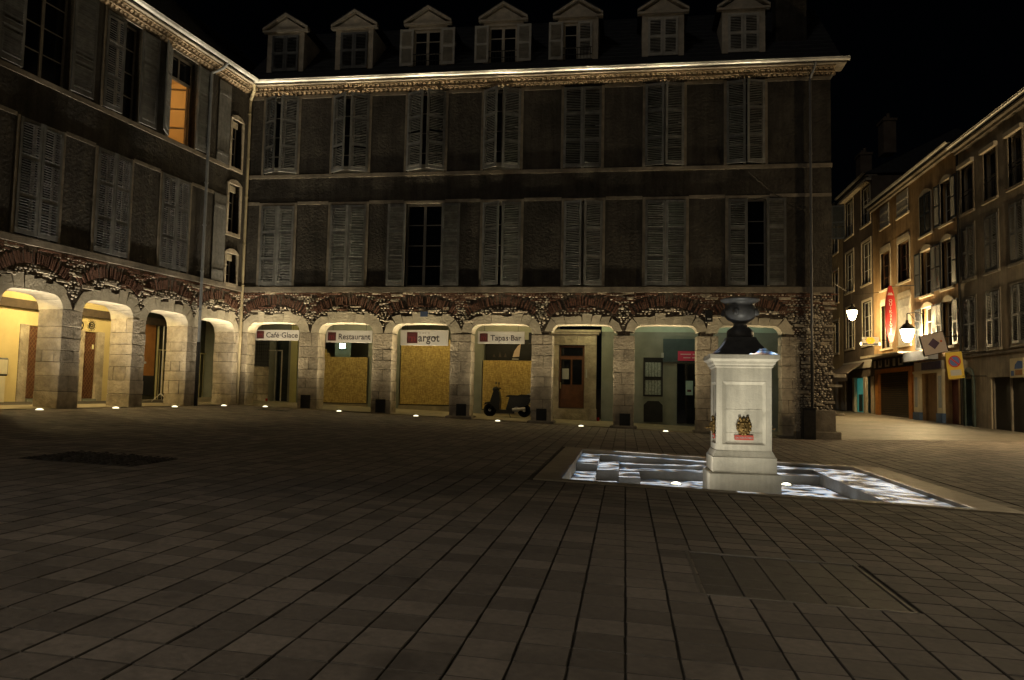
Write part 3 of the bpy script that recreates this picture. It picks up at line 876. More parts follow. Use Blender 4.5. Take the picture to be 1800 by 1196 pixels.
# glazed entrance of the café bay: low stone wall and grille, steel posts, pale pier
bw(-.75, -.05, -.1, 1.44, M_trim, VB, VB + .1, 'low_stone_wall')
for i in range(3):
    for j in range(4): MB().cbox(-.74 + i * .23, -.52 + i * .23, VB - .05, VB - .002, .04 + j * .35, .37 + j * .35, .01, .006).build('stone', M_stone, main)
f = MB()
for i in range(9): f.tube((-.75, VB, 1.48 + i * .13), (-.05, VB, 1.48 + i * .13), .010, n=5)
for i in range(9): f.tube((-.74 + i * .085, VB - .012, 1.44), (-.74 + i * .085, VB - .012, 2.7), .010, n=5)
f.build('grille', M_shut, main)
MB().box(-.06, .14, VB - .03, VB + .1, -.1, 2.75).build('pier', M_pgrey, main)
MB().box(.80, 1.05, VB - .06, VB + .1, -.1, 3.0).build('pier', mat('yellow_pier', (.5, .46, .2), var=.1), main)
MB().box(.70, .78, VB - .02, VB + .1, -.1, 2.9).build('pier', M_pgrey, main)
f = MB(); f.box(.45, .485, VB - .1, VB - .07, -.05, 2.02); f.box(-.06, .485, VB - .1, VB - .07, 2.02, 2.06); f.box(.22, .245, VB - .1, VB - .07, .1, 2.02)
f.build('steel_frame', M_shutw, main)
MB().box(.14, .70, VB + .25, VB + .27, -.1, 2.75).build('glass_door', mat('smoky_door', (.035, .045, .042), rough=.25, var=.4, scale=2), main)
bw(-.8, 1.8, 2.75, ztop, M_pgrey, VB + .1, VB + .2, 'fascia')
MB().box(-.4, .3, VB - .5, VB - .12, .0, .12).build('step', M_floor, main)
MB().tube((.02, VB - .3, .12), (.02, VB - .3, .22), .04, n=8).build('red_stub', mat('red_paint', (.4, .03, .02), var=.1), main)

# door bay
D0, D1 = 11.0, 11.88
MB().box(10.70, D0 - .02, VB - .12, VB + .2, -.5, 2.36).build('door_jamb', M_stone, main)
MB().box(D1 + .02, 12.32, VB - .12, VB + .2, -.5, 2.36).build('door_jamb', M_stone, main)
for (a, b) in ((10.70, 11.16), (11.17, 11.62), (11.63, 12.32)): MB().cbox(a, b, VB - .125, VB + .2, 2.365, 2.74, .008).build('lintel_stone', M_stone, main)
c = MB(); c.box(10.66, 12.40, VB - .24, VB + .2, 2.745, 2.82); c.box(10.62, 12.46, VB - .30, VB + .2, 2.82, 2.9); c.build('door_cornice', M_stone, main)
dd = MB(); dd.box(D0, D1, VB + .04, VB + .1, .12, 2.34); do = dd.build('door', M_door, main)
for a in (0, 1):
    x0 = D0 + .06 + a * .40; MB().box(x0, x0 + .34, VB + .025, VB + .041, .22, .82).build('door_panel', M_door, do)
    MB().box(x0, x0 + .34, VB + .03, VB + .045, .95, 1.85).build('pane', M_glass, do)
MB().box(D0 + .05, D1 - .05, VB + .03, VB + .045, 1.98, 2.28).build('pane', M_glass, do)
MB().box(D0 + .10, D0 + .34, VB + .02, VB + .029, 1.14, 1.52).build('notice', M_white, do)
MB().box(D0 + .02, D0 + .06, VB + .0, VB + .039, .8, 1.02).build('door_handle', mat('brass', (.6, .5, .25), rough=.35, metal=.8, var=.1), do)
MB().box(10.7, 12.35, VB - .35, VB + .1, -.5, .09).build('door_step', M_stone, main)
MB().box(11.95, 12.0, VB - .14, VB - .121, 1.2, 1.5).build('bell_plate', M_white, main)
MB().tube((12.4, VB - .1, -.43), (12.4, VB - .1, -.2), .05, n=10).build('red_bollard_stub', mat('red_paint', (.4, .03, .02), var=.1), main)

# grey bay with grilled window, dark panel, shop window with red sign
MB().box(13.98, 14.66, VB - .03, VB - .001, .58, 1.95).build('window_reveal', M_black, main)
cw = MB().box(14.04, 14.60, VB - .04, VB - .031, .64, 1.78).build('curtain', mat('net_curtain', (.36, .40, .36), var=.5, scale=14), main)
g = MB()
for i in range(6): g.tube((14.06 + i * .105, VB - .05, .6), (14.06 + i * .105, VB - .05, 1.9), .006, n=5)
g.box(14.0, 14.64, VB - .055, VB - .045, 1.15, 1.28); g.build('window_grille', M_iron, main)
MB().prism([(14.0, -.32), (14.66, -.32), (14.66, .28), (14.52, .42), (14.14, .42), (14.0, .28)], VB - .04, VB - .001).build('coal_hatch', M_black, main)
MB().box(14.66, 16.2, VB - .10, VB - .001, 1.80, 2.62).build('shop_fascia', mat('teal_fascia', (.05, .075, .08), var=.2, rough=.4), main)
MB().box(15.15, 16.2, VB - .06, VB - .001, -.35, 1.74).build('shop_window', M_glass, main)
MB().box(15.45, 15.7, VB - .07, VB - .061, .65, 1.15).build('notice', mat('pale_notice', (.3, .42, .38), var=.1), main)
MB().box(15.50, 15.64, VB - .076, VB - .071, .76, .84).build('notice_print', M_maroon, main)
t = thing('shop_sign', 'pinkish red rectangular shop sign with white lines of lettering in the grey bay', 'sign', (15.72, VB - .11, 1.85))
MB().box(-.55, .5, -.02, 0, 0, .34).build('panel', mat('pink_red', (.55, .05, .11), var=.08, rough=.5), t)
for a, b, z in ((-.46, -.1, .21), (-.04, .12, .21), (.2, .4, .21), (-.36, -.12, .09), (-.06, .2, .09), (.26, .38, .09)): MB().box(a, b, -.026, -.021, z, z + .035).build('print_line', mat('sign_print', (.7, .5, .5), var=.1), t)
MB().box(14.6, 14.68, VB - .16, VB - .101, 1.95, 2.12).build('alarm_box', M_white, main)
# ------------------------------------------------------------------ left building (front meets the main building at the corner)
LA = atan2(.991, .132)
left = thing('corner_building', 'dark arcaded corner building with long closed louvred shutters and a lit top window', 'building', (0, 0, 0), LA)
def LW(u, v): return (.132 * u - .991 * v, .991 * u + .132 * v)
def GL(u, v): return G(*LW(u, v))
LD = .78
LAR = [(-11.85, -10.05), (-9.4, -7.62), (-6.98, -5.16), (-4.63, -2.82), (-2.28, -.44)]
ARCHL = [(a, b, 2.85, .36) for a, b in LAR]
ledges = [(-12.5, -11.85), (-10.05, -9.4), (-7.62, -6.98), (-5.16, -4.63), (-2.82, -2.28), (-.44, -.02)]
for k, (a, b) in enumerate(ledges): pillar(left, a, b, LD, GL((a + b) / 2, 0), 2.50, seed=60 + k)
for k, (a, b, zt, r) in enumerate(ARCHL): arch_ring(left, a, b, zt, r, LD, .32, 80 + k)
frieze(left, ARCHL, -12.5, -.02, 3.95, LD, .32, 17, 2.49, dense=.95)
LW1 = [(-11.72, -10.42), (-9.2, -7.95), (-6.78, -5.56), (-4.28, -3.05)]
LW2 = [(-11.8, -10.5), (-9.28, -7.86), (-6.74, -5.42), (-4.2, -2.95)]
AR = [(-1.08, -.52, 8.18, 9.85), (-1.10, -.50, 5.90, 7.58), (-1.08, -.52, 4.16, 5.18)]
holes = [(a, b, 4.15, 7.05) for a, b in LW1] + [(a, b, 8.18, 10.96) for a, b in LW2] + AR
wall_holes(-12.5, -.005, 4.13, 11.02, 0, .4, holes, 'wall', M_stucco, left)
MB().box(-12.55, -.12, -.05, .3, 3.955, 4.125).build('string_course', M_trim, left)
MB().box(-12.5, -1.0, -.028, .1, 8.03, 8.16).build('string_course', M_trim, left)
for (a, b) in zip([-12.5] + [q[1] + .1 for q in LW1], [q[0] - .1 for q in LW1] + [-1.25]):
    MB().box(a, b, -.02, .1, 7.0, 7.10).build('string_course', M_trim, left)
for a, b in LW1:
    surround(left, a, b, 4.15, 7.05, w=.09, sill=False, top=False); window(left, a, b, 4.16, 7.04, v=.2)
    W = (b - a) / 2 - .004
    shutter(left, a, W, 4.18, 7.03, 1, 0, pitch=.062); shutter(left, b, W, 4.18, 7.03, -1, 0, pitch=.062)
S2 = [(180, 180), (180, 176), (0, 178), (152, 180)]
M_room = mat('room_wall', (.62, .47, .26), rough=.9, var=.06)
for k, ((a, b), (l, r)) in enumerate(zip(LW2, S2)):
    surround(left, a, b, 8.18, 10.96, w=.09, sill=False)
    W = (b - a) / 2 - .004
    shutter(left, a, W, 8.2, 10.92, 1, l, pitch=.062); shutter(left, b, W, 8.2, 10.92, -1, r, pitch=.062)
    if k < 3: window(left, a, b, 8.19, 10.95, v=.2)
a, b = LW2[3]
f = MB(); f.box(a, a + .06, .2, .26, 8.19, 10.95); f.box(b - .06, b, .2, .26, 8.19, 10.95); f.box(a + .06, b - .06, .2, .26, 10.15, 10.24)
f.box(a + .06, b - .06, .2, .26, 10.88, 10.95); f.box((a + b) / 2 - .03, (a + b) / 2 + .03, .2, .26, 10.24, 10.88)
wo = f.build('window', M_frame, left)
MB().box(a + .06, b - .06, .225, .235, 10.24, 10.88).build('pane', M_glass, wo)
# casement standing open inside the lit room
f = MB(); W = .6
for q in ((0, .06), (W - .06, W)): f.box(q[0], q[1], -.02, .02, 0, 1.94)
for z in (0, .62, 1.24, 1.88): f.box(.06, W - .06, -.018, .018, z, z + .05)
f.build('casement', M_dormer, left, (b - .06, .28, 8.2), (0, 0, radians(112)))
rm = MB(); rm.box(a - .9, b + 1.2, 3.0, 3.1, 8.0, 11.0); rm.box(a - 1.0, a - .9, .41, 3.0, 8.0, 11.0); rm.box(b + 1.2, b + 1.3, .41, 3.0, 8.0, 11.0)
rm.box(a - .9, b + 1.2, .41, 3.0, 7.9, 8.0); rm.box(a - .9, b + 1.2, .41, 3.0, 10.97, 11.05)
rm.build('room', M_room, left)
MB().box(b + .75, b + .95, 2.6, 2.99, 8.0, 10.4).build('wardrobe', M_beam, left)
cl_ = thing('ceiling_lamp', 'warm room lamp glowing behind the open top floor window', 'lamp', (*LW((a + b) / 2, 1.9), 10.6))
MB().lathe([(.03, .3), (.03, .1), (.16, 0), (.15, -.12), (.02, -.14)], n=12).build('lamp_shade', mat('lamp_shade_warm', (.7, .5, .25), emit=(1, .6, .22), estr=2.0), cl_)
lamp('room_light', 'POINT', 50, (1, .60, .22), cl_, (0, 0, -.3), shadow_soft_size=.1)
# narrow stair windows with arched stone surrounds, plank shutters beside them
for (a, b, c, d) in AR:
    s = MB(); w = .10
    s.box(a - w, a, -.05, .12, c - .12, d); s.box(b, b + w, -.05, .12, c - .12, d); s.box(a, b, -.06, .12, c - .12, c)
    n = 6; pts = []
    for i in range(n + 1):
        t_ = i / n; pts.append((a - w + (b - a + 2 * w) * t_, d + .16 * sin(pi * t_) ** .8 + .02))
    poly = [(a - w, d), (b + w, d)] + pts[::-1]
    s.prism(poly, -.055, .12)
    s.build('window_surround', M_stone, left)
    MB().box(a, b, .15, .19, d - .22, d - .001).build('window_head', M_arch, left)
    window(left, a, b, c, d - .02, v=.22, bars=2, sashes=1)
M_plank = mat('grey_plank', (.155, .15, .14), rough=.75, var=.25, scale=8, bump=.3, bscale=50, stain=.3)
plank_shutter(left, -1.86, -1.22, 8.17, 10.92, M_plank); plank_shutter(left, -1.86, -1.22, 4.15, 7.06, M_plank)
genoise(left, -12.5, -.35, 11.0, rows=2, seed=4)
gutter(left, -12.5, -.5, -.50, 11.40)
MB().box(-12.5, -.05, -.42, .3, 11.255, 11.30).build('eave_board', M_trim, left)
roof(left, -12.6, 3.5, -.36, 11.36, 3.4, 14.9, 8.4, M_slate)
MB().box(-12.5, -12.1, .41, 8, -.3, 11.3).build('side_wall', M_stucco, left)
ch = MB(); ch.box(-3.4, -2.2, 3.1, 3.9, 13.6, 17.4); ch.box(-3.46, -2.14, 3.04, 3.96, 17.4, 17.6); ch.build('chimney', M_stucco, left)
p = MB(); p.path([(-2.1, -.5, 11.32), (-2.2, -.35, 11.1), (-2.4, -.12, 10.9), (-2.4, -.11, 2.0)], .046, n=8)
for z in (10.2, 8.5, 7.2, 5.8, 4.3, 3.0): p.tube((-2.4, -.11, z), (-2.4, -.11, z + .05), .06, n=8)
p.build('rain_pipe', M_pipeg, left)
MB().tube((-2.4, -.11, -.1), (-2.4, -.11, 2.02), .06, n=8).build('rain_pipe', M_iron, left)

# left arcade inside
LV = 3.0
def FLL(u, v): return GL(u, 0) + .01 + .022 * v
fl = MB(); us = [-12.5, -10, -7.5, -5, -2.5, -.05, 3.3]
for a, b in zip(us, us[1:]):
    q = [(a, -.05), (b, -.05), (b, 3.05), (a, 3.05)]
    if b > 0: q = [(a, .15), (b, .65), (b, 3.05), (a, 3.05)]
    fl.add([(*LW(*t_), FLL(*t_) + .002) for t_ in q], [(0, 1, 2, 3)])
struct(fl.build('arcade_floor', M_floor))
MB().box(-12.5, 3.4, LD + .01, 3.2, 3.42, 3.5).build('arcade_ceiling', M_ceil, left)
for u in (-9.9, -7.6, -5.3, -2.75): MB().box(u - .1, u + .1, LD + .012, LV - .005, 3.12, 3.419).build('ceiling_beam', M_beam, left)
MB().box(-12.5, .0, LV - .16, LV - .004, 2.72, 2.96).build('wall_beam', M_beam, left)
def lw(u0, u1, z0, z1, m=M_plaster, v=LV, name='back_wall'): return MB().box(u0, u1, v, v + .15, z0, z1).build(name, m, left)
for a, b in ((-12.5, -6.0), (-5.1, -3.98), (-3.18, -1.9)): lw(a, b, -.2, 3.42)
for a, b in ((-6.0, -5.1), (-3.98, -3.18)):
    lw(a, b, 2.26, 3.42)
    for s in (a, b): MB().cbox(s - .15, s + .15, LV - .03, LV + .1, 0, 2.28, .01).build('door_jamb', M_stone, left)
    dr = MB().box(a + .15, b - .15, LV + .06, LV + .1, .15, 2.25).build('lattice_door', M_door, left)
    l = MB(); n = 9; W = b - a - .3; H = 2.1
    for k in range(-8, 16):
        for s in (-1, 1):
            x0, z0 = a + .15, .15 + k * .15
            pts = []
            for q in range(13):
                x = W * q / 12; z = (k * .15 + x * 1.3) if s > 0 else (k * .15 + (W - x) * 1.3)
                if 0 <= z <= H: pts.append((a + .15 + x, LV + .05, .15 + z))
            if len(pts) > 1: l.tube(pts[0], pts[-1], .007, n=4)
    l.build('lattice', mat('bronze_lattice', (.2, .11, .05), metal=.4, rough=.5, var=.2), dr)
    MB().box(b - .28, b - .22, LV + .03, LV + .055, 1.72, 1.86).build('door_tab', mat('pale_tab', (.7, .68, .4), var=.1), dr)  # small pale yellow block on the door face
    MB().box(a + .15, b - .15, LV - .1, LV + .1, .0, .14).build('threshold', M_pgrey, left)
# dark glazed bays towards the corner
MB().box(-1.9, 3.4, LV + .02, LV + .1, -.1, 3.42).build('shop_glazing', mat('smoked_glass', (.05, .048, .03), rough=.25, var=.4, scale=2), left)
MB().box(-1.5, -.72, LV - .02, LV + .015, .95, 2.75).build('wood_panel', mat('orange_wood', (.3, .13, .035), rough=.6, var=.2), left)
MB().box(-1.5, -.72, LV - .02, LV + .015, .28, .94).build('dark_panel', M_black, left)
MB().box(-1.36, -1.12, LV - .03, LV - .021, 1.36, 1.43).build('label', M_white, left)
f = MB()
for u in (-1.9, -1.56, -.62): f.box(u, u + .04, LV - .06, LV, .1, 2.9)
f.box(-.55, 3.3, LV - .06, LV, 1.86, 1.90)
for i in range(16): f.box(-.5 + i * .2, -.485 + i * .2, LV - .05, LV - .03, .12, 1.86)
f.build('glazing_bar', mat('olive_bar', (.38, .34, .18), var=.1), left)
MB().box(-1.9, 3.4, LV - .05, LV + .05, -.1, .12).build('shop_plinth', M_stone, left)
st = thing('metal_stand', 'thin metal display stand on splayed feet inside the dark glazed bay', 'stand', (*LW(-1.25, 2.2), FLL(-1.25, 2.2)), LA)
m = MB(); m.tube((0, 0, .25), (0, 0, 2.6), .018, n=7); mo = m.build('pole', M_shutw, st)
for k in range(3):
    an = k * 2.1 + .5; MB().tube((0, 0, .3), (.3 * cos(an), .3 * sin(an), .01), .016, n=6).build('foot', M_shutw, st)
# sun emblem and letter painted sign over the lattice door
sg = thing('wall_emblem', 'black round sun emblem and curled letter on the yellow arcade wall', 'emblem', (*LW(-3.58, LV - .008), 2.46), LA)
e = MB()
def ring(mb, cx, cz, r0, r1, a0=0, a1=2 * pi, n=24):
    for i in range(n):
        t0, t1 = a0 + (a1 - a0) * i / n, a0 + (a1 - a0) * (i + 1) / n
        mb.prism([(cx + r0 * cos(t0), cz + r0 * sin(t0)), (cx + r1 * cos(t0), cz + r1 * sin(t0)), (cx + r1 * cos(t1), cz + r1 * sin(t1)), (cx + r0 * cos(t1), cz + r0 * sin(t1))][::-1], -.006, .0)
ring(e, 0, 0, .09, .12); ring(e, 0, 0, .03, .06)
for i in range(16):
    a_ = 2 * pi * i / 16; e.prism([(cos(a_ - .06) * .135, sin(a_ - .06) * .135), (cos(a_) * .2, sin(a_) * .2), (cos(a_ + .06) * .135, sin(a_ + .06) * .135)][::-1], -.006, 0)
e.build('sun', M_black, sg)
e = MB(); ring(e, -.48, -.03, .12, .165, -pi * .75, pi * .6); ring(e, -.50, .22, .08, .12, -pi * .4, pi * .6); e.build('letter', M_black, sg)
bd = thing('menu_cabinet', 'small cream notice cabinet standing against the yellow arcade wall', 'cabinet', (*LW(-6.95, LV - .2), FLL(-6.95, 2.8)), LA)
MB().cbox(-.45, .35, 0, .14, .75, 1.25, .03).build('frame', M_shut, bd); MB().box(-.4, .3, -.01, -.001, .8, 1.2).build('panel', mat('cream_panel', (.6, .55, .4), var=.1), bd)
MB().cbox(-.38, .28, .0, .14, 0, .74, .02).build('base', mat('cream_panel', (.6, .55, .4)), bd)

# ------------------------------------------------------------------ uplights in the paving
M_lens = mat('lit_lens', (.9, .9, .8), emit=(1, .93, .62), estr=2.4)
M_steel = mat('steel_rim', (.25, .24, .22), rough=.35, metal=.8, var=.1)
def beam_light(name, energy, color, parent, loc, rot=(0, 0, 0), wide=.006, mid=1.0, narrow=9.0, size=2.9, n1=8.0, n2=380.0):
    """upward in-ground projector: a wide faint skirt and a tight bright core"""
    o = lamp(name, 'SPOT', energy, color, parent, loc, rot, spot_size=size, spot_blend=.35, shadow_soft_size=.05)
    d = o.data; d.use_nodes = True; N = d.node_tree.nodes; L = d.node_tree.links
    em = N['Emission']
    tc = N.new('ShaderNodeTexCoord'); sp = N.new('ShaderNodeSeparateXYZ')
    L.new(tc.outputs['Normal'], sp.inputs[0])
    ab = N.new('ShaderNodeMath'); ab.operation = 'ABSOLUTE'; L.new(sp.outputs['Z'], ab.inputs[0])
    def term(n, k):
        p_ = N.new('ShaderNodeMath'); p_.operation = 'POWER'; L.new(ab.outputs[0], p_.inputs[0]); p_.inputs[1].default_value = n
        q_ = N.new('ShaderNodeMath'); q_.operation = 'MULTIPLY'; L.new(p_.outputs[0], q_.inputs[0]); q_.inputs[1].default_value = k
        return q_.outputs[0]
    a1 = N.new('ShaderNodeMath'); a1.operation = 'ADD'; L.new(term(n1, mid), a1.inputs[0]); L.new(term(n2, narrow), a1.inputs[1])
    a2 = N.new('ShaderNodeMath'); a2.operation = 'ADD'; L.new(a1.outputs[0], a2.inputs[0]); a2.inputs[1].default_value = wide
    L.new(a2.outputs[0], em.inputs['Strength'])
    return o
_up = {}
def uplight(x, y, z, label, energy, color=(1, .83, .52), tilt=(pi, 0, 0), group='round uplights sunk in the ground', **kw):
    t = thing('ground_uplight', label, 'ground light', (x, y, z), 0, group)
    if not _up:
        _up['rim'] = MB().lathe([(.088, -.02), (.115, -.02), (.115, .006), (.088, .006)], n=18).mesh('rim', M_steel)
        _up['lens'] = MB().lathe([(.086, -.015), (.086, .006), (.075, .024), (.05, .036), (.02, .042)], n=18).mesh('lens', M_lens)
    part('rim', _up['rim'], t); part('lens', _up['lens'], t)
    beam_light('beam', energy, color, t, (0, 0, .075), tilt, **kw)
    return t
names = ['Café Glace sign', 'Restaurant sign', 'largest hanging sign', 'parked scooter', 'brown panelled door', 'pinkish red shop sign', 'fountain urn']
pw = [UPM * q for q in (1.25, 1.1, 1.0, .9, .75, .65, .4)]
for k, (a, b) in enumerate(MA):
    x = (a + b) / 2
    uplight(x, -.4, G(x, -.4), 'small round uplight glowing in the paving before the arch with the %s' % names[k] if k < 6 else
            'small round uplight in the paving before the arch behind the fountain', pw[k], tilt=(pi + .035, 0, 0))
ln = ['cut by the picture edge', 'of the plastered wall beside the lattice door', 'with the sun emblem door', 'with the metal stand', 'next to the cream corner rain pipe']
ll = [None, 'small round uplight before the yellow wall with the notice cabinet', 'small round uplight before the arch with the sun emblem', 'small round uplight before the arch with the metal stand', 'small round uplight before the arch beside the cream corner rain pipe']
for k, (a, b) in enumerate(LAR):
    if k == 0: continue
    u = (a + b) / 2; x, y = LW(u, -.4)
    uplight(x, y, G(x, y), ll[k], UPL, color=(1, .88, .66), tilt=(pi, .035, 0))

# arcade ceiling lamps
def arcade_lamp(x, y, z, e, color, label):
    t = thing('arcade_lamp', label, 'lamp', (x, y, z), 0, 'ceiling lamps in the arcades')
    MB().lathe([(.11, 0), (.12, -.03), (.10, -.06)], n=14).build('housing', M_steel, t)
    MB().lathe([(.09, -.06), (.08, -.10), (.02, -.12)], n=14).build('globe', mat('arcade_globe', (.8, .7, .4), emit=(1, .78, .38), estr=4), t)
    lamp('glow', 'POINT', e, color, t, (0, 0, -.2), shadow_soft_size=.08)
for u, e, lb in ((-8.4, 1.0, 'round arcade ceiling lamp before the notice cabinet'), (-6.1, 1.0, 'round arcade ceiling lamp near the sun emblem'), (-3.6, .6, 'round arcade ceiling lamp before the dark glazed bay')):
    arcade_lamp(*LW(u, 1.5), 3.42, ARL * e, (1, .76, .34), lb)
for x, e, c, lb in ((3.8, .55, (1, .85, .42), 'round ceiling lamp behind the Restaurant sign'), (6.5, .8, (1, .8, .36), 'round ceiling lamp behind the largest hanging sign'), (9.25, .95, (1, .72, .28), 'round ceiling lamp over the scooter'),
                    (12.0, .6, (1, .92, .45), 'round ceiling lamp before the brown door'), (14.8, .24, (.76, 1, .84), 'round ceiling lamp in the grey bay'), (17.3, .25, (.72, 1, .85), 'round ceiling lamp in the bay behind the fountain')):
    arcade_lamp(x, 1.2, 3.42, ARM * e, c, lb)
# green emergency lamp
el = thing('emergency_lamp', 'glowing pale green emergency lamp above the hoarding under the Restaurant sign', 'lamp', (2.78, VB + .12, 2.12))
MB().box(-.32, .3, .06, .08, -.3, .42).build('backing', mat('lamp_backing', (.22, .3, .28), var=.15), el)
MB().cbox(-.13, .13, -.03, .058, .02, .24, .02).build('housing', M_white, el)
MB().box(-.11, .11, -.036, -.031, .04, .22).build('lens', mat('green_lens', (.7, 1, .8), emit=(.55, 1, .8), estr=9), el)
# ------------------------------------------------------------------ fountain basin
def BZ(x, y): return -.036 * x + .012 * y
M_bord = mat('basin_border', (.33, .275, .20), rough=.6, var=.18, scale=4, bump=.3, bscale=30, island=.08)
M_bas = mat('basin_stone', (.36, .35, .33), rough=.55, var=.2, scale=4, bump=.3, bscale=18, stain=.2)
M_basd = mat('basin_side_stone', (.20, .19, .17), rough=.6, var=.2, scale=4, bump=.2, bscale=25)
bas = thing('fountain_basin', 'sunken rectangular stone basin with stepped blocks and rippling projected light', 'basin', (15, -12.4, BZ(15, -12.4)))
O = Vector((15, -12.4, BZ(15, -12.4)))
def loc(mb): mb.v = [tuple(Vector(p) - O) for p in mb.v]; return mb
def blk(x0, x1, y0, y1, dt, db, m, name, c=.01):
    """block whose top follows the slope of the square, dt/db = top/bottom below the paving"""
    mb = MB(); g = .002
    xs_ = (x0 + g, x1 - g); ys_ = (y0 + g, y1 - g)
    v = []
    for d in (db, dt):
        for (x, y) in ((xs_[0], ys_[0]), (xs_[1], ys_[0]), (xs_[1], ys_[1]), (xs_[0], ys_[1])): v.append((x, y, BZ(x, y) - d))
    mb.add(v, [(0, 3, 2, 1), (4, 5, 6, 7), (0, 1, 5, 4), (1, 2, 6, 5), (2, 3, 7, 6), (3, 0, 4, 7)])
    return loc(mb).build(name, m, bas)
# border slabs
def border(x0, x1, y0, y1, n, along):
    for k in range(n):
        if along == 'x': blk(x0 + (x1 - x0) * k / n, x0 + (x1 - x0) * (k + 1) / n, y0, y1, -.004, .55, M_bord, 'border_stone')
        else: blk(x0, x1, y0 + (y1 - y0) * k / n, y0 + (y1 - y0) * (k + 1) / n, -.004, .55, M_bord, 'border_stone')
border(OX0, OX1, BY1, OY1, 7, 'x'); border(OX0, OX1, OY0, BY0, 7, 'x')
border(OX0, BX0, BY0, BY1, 6, 'y'); border(BX1, OX1, BY0, BY1, 6, 'y')
# pit floor and stepped blocks (level tops)
PIT = -1.0
def lev(x0, x1, y0, y1, zt, zb, name='step_block', m=None):
    g = .002
    return loc(MB().cbox(x0 + g, x1 - g, y0 + g, y1 - g, zb, zt, .004)).build(name, m or M_bas, bas)
lev(BX0, BX1, BY0, BY1, PIT, PIT - .2, 'basin_floor')
SX = [BX0, 12.87, 13.25, 13.62]
blk(SX[0], SX[1], -11.7, BY1, .07, .5, M_bas, 'step_block')
lev(SX[0], SX[1], BY0, -11.7, -.80, PIT + .001)
blk(SX[1], BX1, -9.95, BY1, .06, .42, M_bas, 'step_block')
lev(SX[1], SX[2], -11.95, -9.95, -.75, PIT + .001); lev(SX[1], SX[2], BY0, -11.95, -.92, PIT + .001)
lev(SX[2], 16.85, -10.3, -9.95, -.77, PIT + .001)
lev(SX[2], SX[3], -12.15, -10.3, -.84, PIT + .001)
lev(SX[3], 16.85, -10.75, -10.3, -.84, PIT + .001)
blk(16.85, BX1, BY0, -9.95, .05, .35, M_bas, 'step_block')
# ------------------------------------------------------------------ fountain
FX, FY = 15.22, -12.42
M_fst = mat('fountain_stone', (.58, .54, .45), rough=.75, var=.10, scale=6, bump=.3, bscale=40, island=.05, stain=.16, streak=.16)
M_lead = mat('dark_lead', (.12, .12, .125), rough=.45, var=.3, scale=7, metal=.15)
M_brass = mat('old_brass', (.20, .13, .045), rough=.55, var=.6, scale=18, metal=.7)
fz = PIT
ft = thing('fountain', 'pale square stone fountain pedestal with a dark urn on top', 'fountain', (FX, FY, fz))
def fl_(z): return z - fz
def fbox(h, z0, z1, name, c=.008, m=M_fst): return MB().cbox(-h, h, -h, h, fl_(z0), fl_(z1), c).build(name, m, ft)
mb = MB()
def fring(rows, name, m, smooth=False):
    mb = MB(); vs_ = []
    for h, z in rows: vs_ += [(-h, -h, fl_(z)), (h, -h, fl_(z)), (h, h, fl_(z)), (-h, h, fl_(z))]
    fs = []
    for k in range(len(rows) - 1):
        for i in range(4): fs.append((k * 4 + i, k * 4 + (i + 1) % 4, (k + 1) * 4 + (i + 1) % 4, (k + 1) * 4 + i))
    fs += [(3, 2, 1, 0), tuple(len(vs_) - 4 + i for i in range(4))]
    mb.add(vs_, fs, 0, smooth)
    return mb.build(name, m, ft)
fring([(.545, fz), (.545, -.66), (.53, -.645)], 'plinth', M_fst)
fring([(.49, -.646), (.49, -.40), (.475, -.385), (.435, -.30)], 'plinth', M_fst)
HB = .425
fbox(HB - .03, -.30, -.01, 'body_stone', .003); fbox(HB - .03, -.007, .36, 'body_stone', .003); fbox(HB - .03, .363, 1.02, 'body_stone', .003)
for k in range(4):
    R = Matrix.Rotation(k * pi / 2, 4, 'Z')
    f = MB(); a = -HB; b = -HB + .032
    e_ = HB if k % 2 == 0 else HB - .0325
    f.box(-e_, -.335, a, b, fl_(-.30), fl_(1.02), M=R); f.box(.335, e_, a, b, fl_(-.30), fl_(1.02), M=R)
    f.box(-.335, .335, a, b, fl_(.80), fl_(1.02), M=R); f.box(-.335, .335, a, b, fl_(-.30), fl_(-.20), M=R)
    # splayed inner moulding
    z0, z1 = fl_(-.20), fl_(.80); q = .05
    for (p0, p1, p2, p3) in (((-.335, z1), (.335, z1), (.335 - q, z1 - q), (-.335 + q, z1 - q)), ((.335, z0), (-.335, z0), (-.335 + q, z0 + q * .5), (.335 - q, z0 + q * .5)),
                             ((-.335, z0), (-.335, z1), (-.335 + q, z1 - q), (-.335 + q, z0 + q * .5)), ((.335, z1), (.335, z0), (.335 - q, z0 + q * .5), (.335 - q, z1 - q))):
        f.add([R @ Vector((*t_, 0)) for t_ in ((p0[0], a - .006),)] and [R @ Vector((p0[0], a - .004, p0[1])), R @ Vector((p1[0], a - .004, p1[1])), R @ Vector((p2[0], a + .024, p2[1])), R @ Vector((p3[0], a + .024, p3[1]))], [(0, 1, 2, 3)])
    f.build('panel_frame', M_fst, ft)
fring([(.43, 1.02), (.45, 1.035), (.45, 1.06), (.475, 1.08), (.485, 1.12), (.535, 1.16), (.535, 1.225), (.52, 1.235)], 'cornice', M_fst)
fring([(.515, 1.236), (.42, 1.285), (.34, 1.345), (.28, 1.415), (.24, 1.48), (.225, 1.53)], 'cap', M_lead, False)
